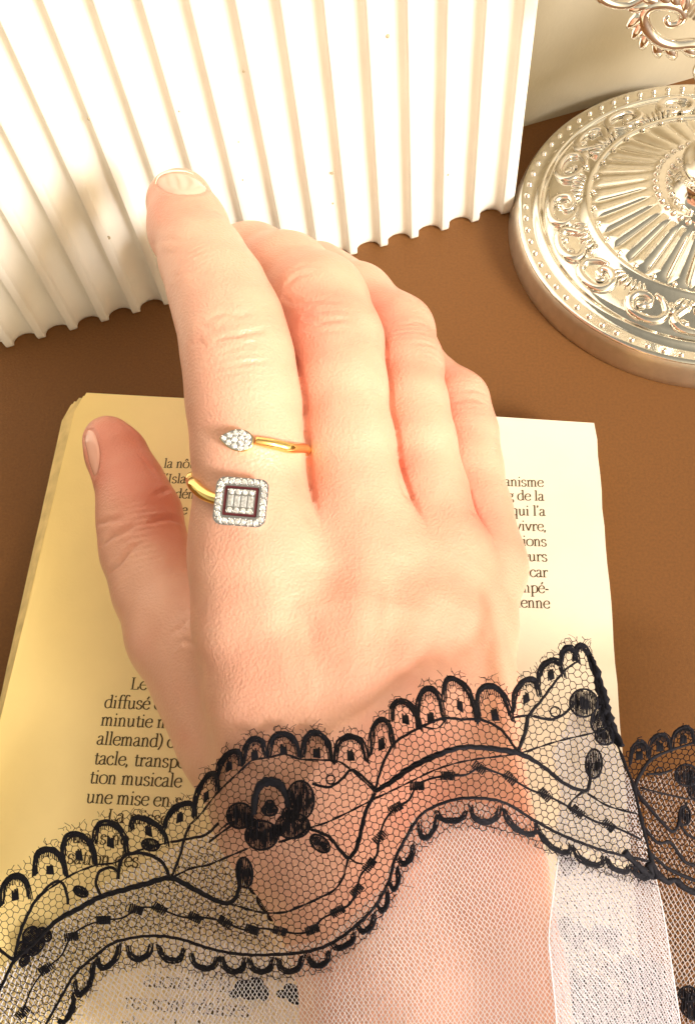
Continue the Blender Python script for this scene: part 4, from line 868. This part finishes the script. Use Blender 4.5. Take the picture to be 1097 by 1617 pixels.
# lace of the far side of the cuff, seen through the near side
def motif(b, sh, c, k=1.0, a=0.0):
    for x, y, r, ry in ((-20, -8, 18, 14), (14, -14, 20, 15), (2, 14, 24, 12), (34, 10, 13, 18), (-40, 12, 13, 9)):
        disc_blob(b, sh, (c[0] + (x * math.cos(a) - y * math.sin(a)) * k, c[1] + (x * math.sin(a) + y * math.cos(a)) * k), r * k, ry * k, a)
for c_, k_, a_ in (((50, 1490), .7, -.9), ((395, 1562), .6, 0), ((468, 1570), .55, .3), ((425, 1420), .7, .9), ((915, 1570), 1.3, .4), ((990, 1600), 1.4, .2), ((1010, 1540), 1.0, .5), ((900, 1470), .6, .7), ((893, 1360), .45, 1.2), ((955, 1480), .6, .4)):
    b = MB(); motif(b, UNDER, c_, k_, a_); b.build('far_lace_flower', M_lace, sleeve, True)
hexnet(UNDER, [(-30, 1600), (60, 1480), (230, 1400), (330, 1330), (400, 1420), (430, 1500), (330, 1470), (200, 1470), (120, 1560), (90, 1640), (-30, 1640)], 14, 1.3, 'far_lace_net', M_net, sleeve, .9, 12)
hexnet(UNDER, [(870, 1500), (930, 1490), (1000, 1540), (1075, 1560), (1070, 1640), (870, 1640)], 7.5, 2.4, 'far_lace_net', M_net, sleeve, .9, 15)
hexnet(UNDER, [(880, 1340), (1000, 1390), (1070, 1640), (870, 1640)], 10, 1.5, 'far_lace_net', M_net, sleeve, .9, 14)
# the lower layer that shows at the right of the fold
RA = [((992, 1202), (1008, 1168), (1025, 1192)), ((1022, 1188), (1040, 1156), (1060, 1180)), ((1058, 1176), (1078, 1145), (1098, 1168)), ((1096, 1168), (1116, 1138), (1134, 1160)), ((1132, 1160), (1152, 1130), (1170, 1152)), ((1168, 1152), (1188, 1120), (1206, 1142)), ((1204, 1142), (1224, 1111), (1242, 1133)), ((1240, 1133), (1260, 1102), (1278, 1124)), ((1276, 1124), (1296, 1094), (1314, 1116))]
for a in RA: b = MB(); scallop(b, RIGHT, *a, w=9); b.build('scallop', M_lace, sleeve, True)
for pts, w in [([(1130, 1158), (1097, 1172), (1060, 1184), (1029, 1198), (1013, 1218), (1003, 1240), (1010, 1258), (1023, 1274), (1042, 1296), (1060, 1313), (1070, 1304), (1072, 1290), (1084, 1267)], [3, 4, 6, 6, 5, 5, 4]), ([(1010, 1244), (1050, 1254), (1086, 1262)], 3), ([(1020, 1222), (1040, 1222), (1060, 1216)], 3.6),
               ([(1010, 1300), (1020, 1312), (1038, 1331), (1057, 1330), (1072, 1350), (1086, 1364), (1120, 1368)], 5), ([(1023, 1345), (1042, 1362), (1062, 1376), (1120, 1400)], 5), ([(1028, 1362), (1036, 1378), (1052, 1392), (1066, 1390), (1080, 1402), (1110, 1416)], 9), ([(1072, 1300), (1085, 1318), (1110, 1330)], 4)]:
    b = MB(); cord(b, RIGHT, pts, w, .3, 6); b.build('lace_cord', M_lace, sleeve, True)
for c_, r, ry in (((1083, 1224), 18, 17), ((1100, 1245), 14, 20), ((1080, 1288), 9, 15), ((1105, 1590), 30, 22), ((1085, 1570), 14, 12)): b = MB(); disc_blob(b, RIGHT, c_, r, ry); b.build('lace_flower', M_lace, sleeve, True)
b = MB(); cord(b, RIGHT, [(1040 + 6 * math.cos(a), 1218 + 6 * math.sin(a)) for a in np.linspace(0, 6.283, 9)[:-1]], 2.4, .3, 5, closed=True); b.build('lace_eyelet', M_lace, sleeve, True)
hexnet(RIGHT, [(985, 1190), (1008, 1163), (1024, 1176), (1040, 1151), (1060, 1170), (1078, 1140), (1097, 1155), (1130, 1135), (1330, 1100), (1350, 1500), (1140, 1430), (1070, 1400), (1030, 1380), (1010, 1290)], 9.5, 1.4, 'lace_net', M_net, sleeve, .2, 21)
diamond(RIGHT, [(1000, 1230), (1140, 1200), (1330, 1150), (1400, 1900), (1110, 1900), (1076, 1640), (1040, 1400), (1020, 1300)], 6.4, 6.4, math.radians(62), math.radians(128), 1.0, 'tulle', M_tulle, sleeve, 8, -.6)
hexnet(RIGHT, [(1040, 1400), (1140, 1430), (1150, 1640), (1076, 1640)], 11, 1.2, 'far_lace_net', M_net, sleeve, .7, 22, lift=-2)
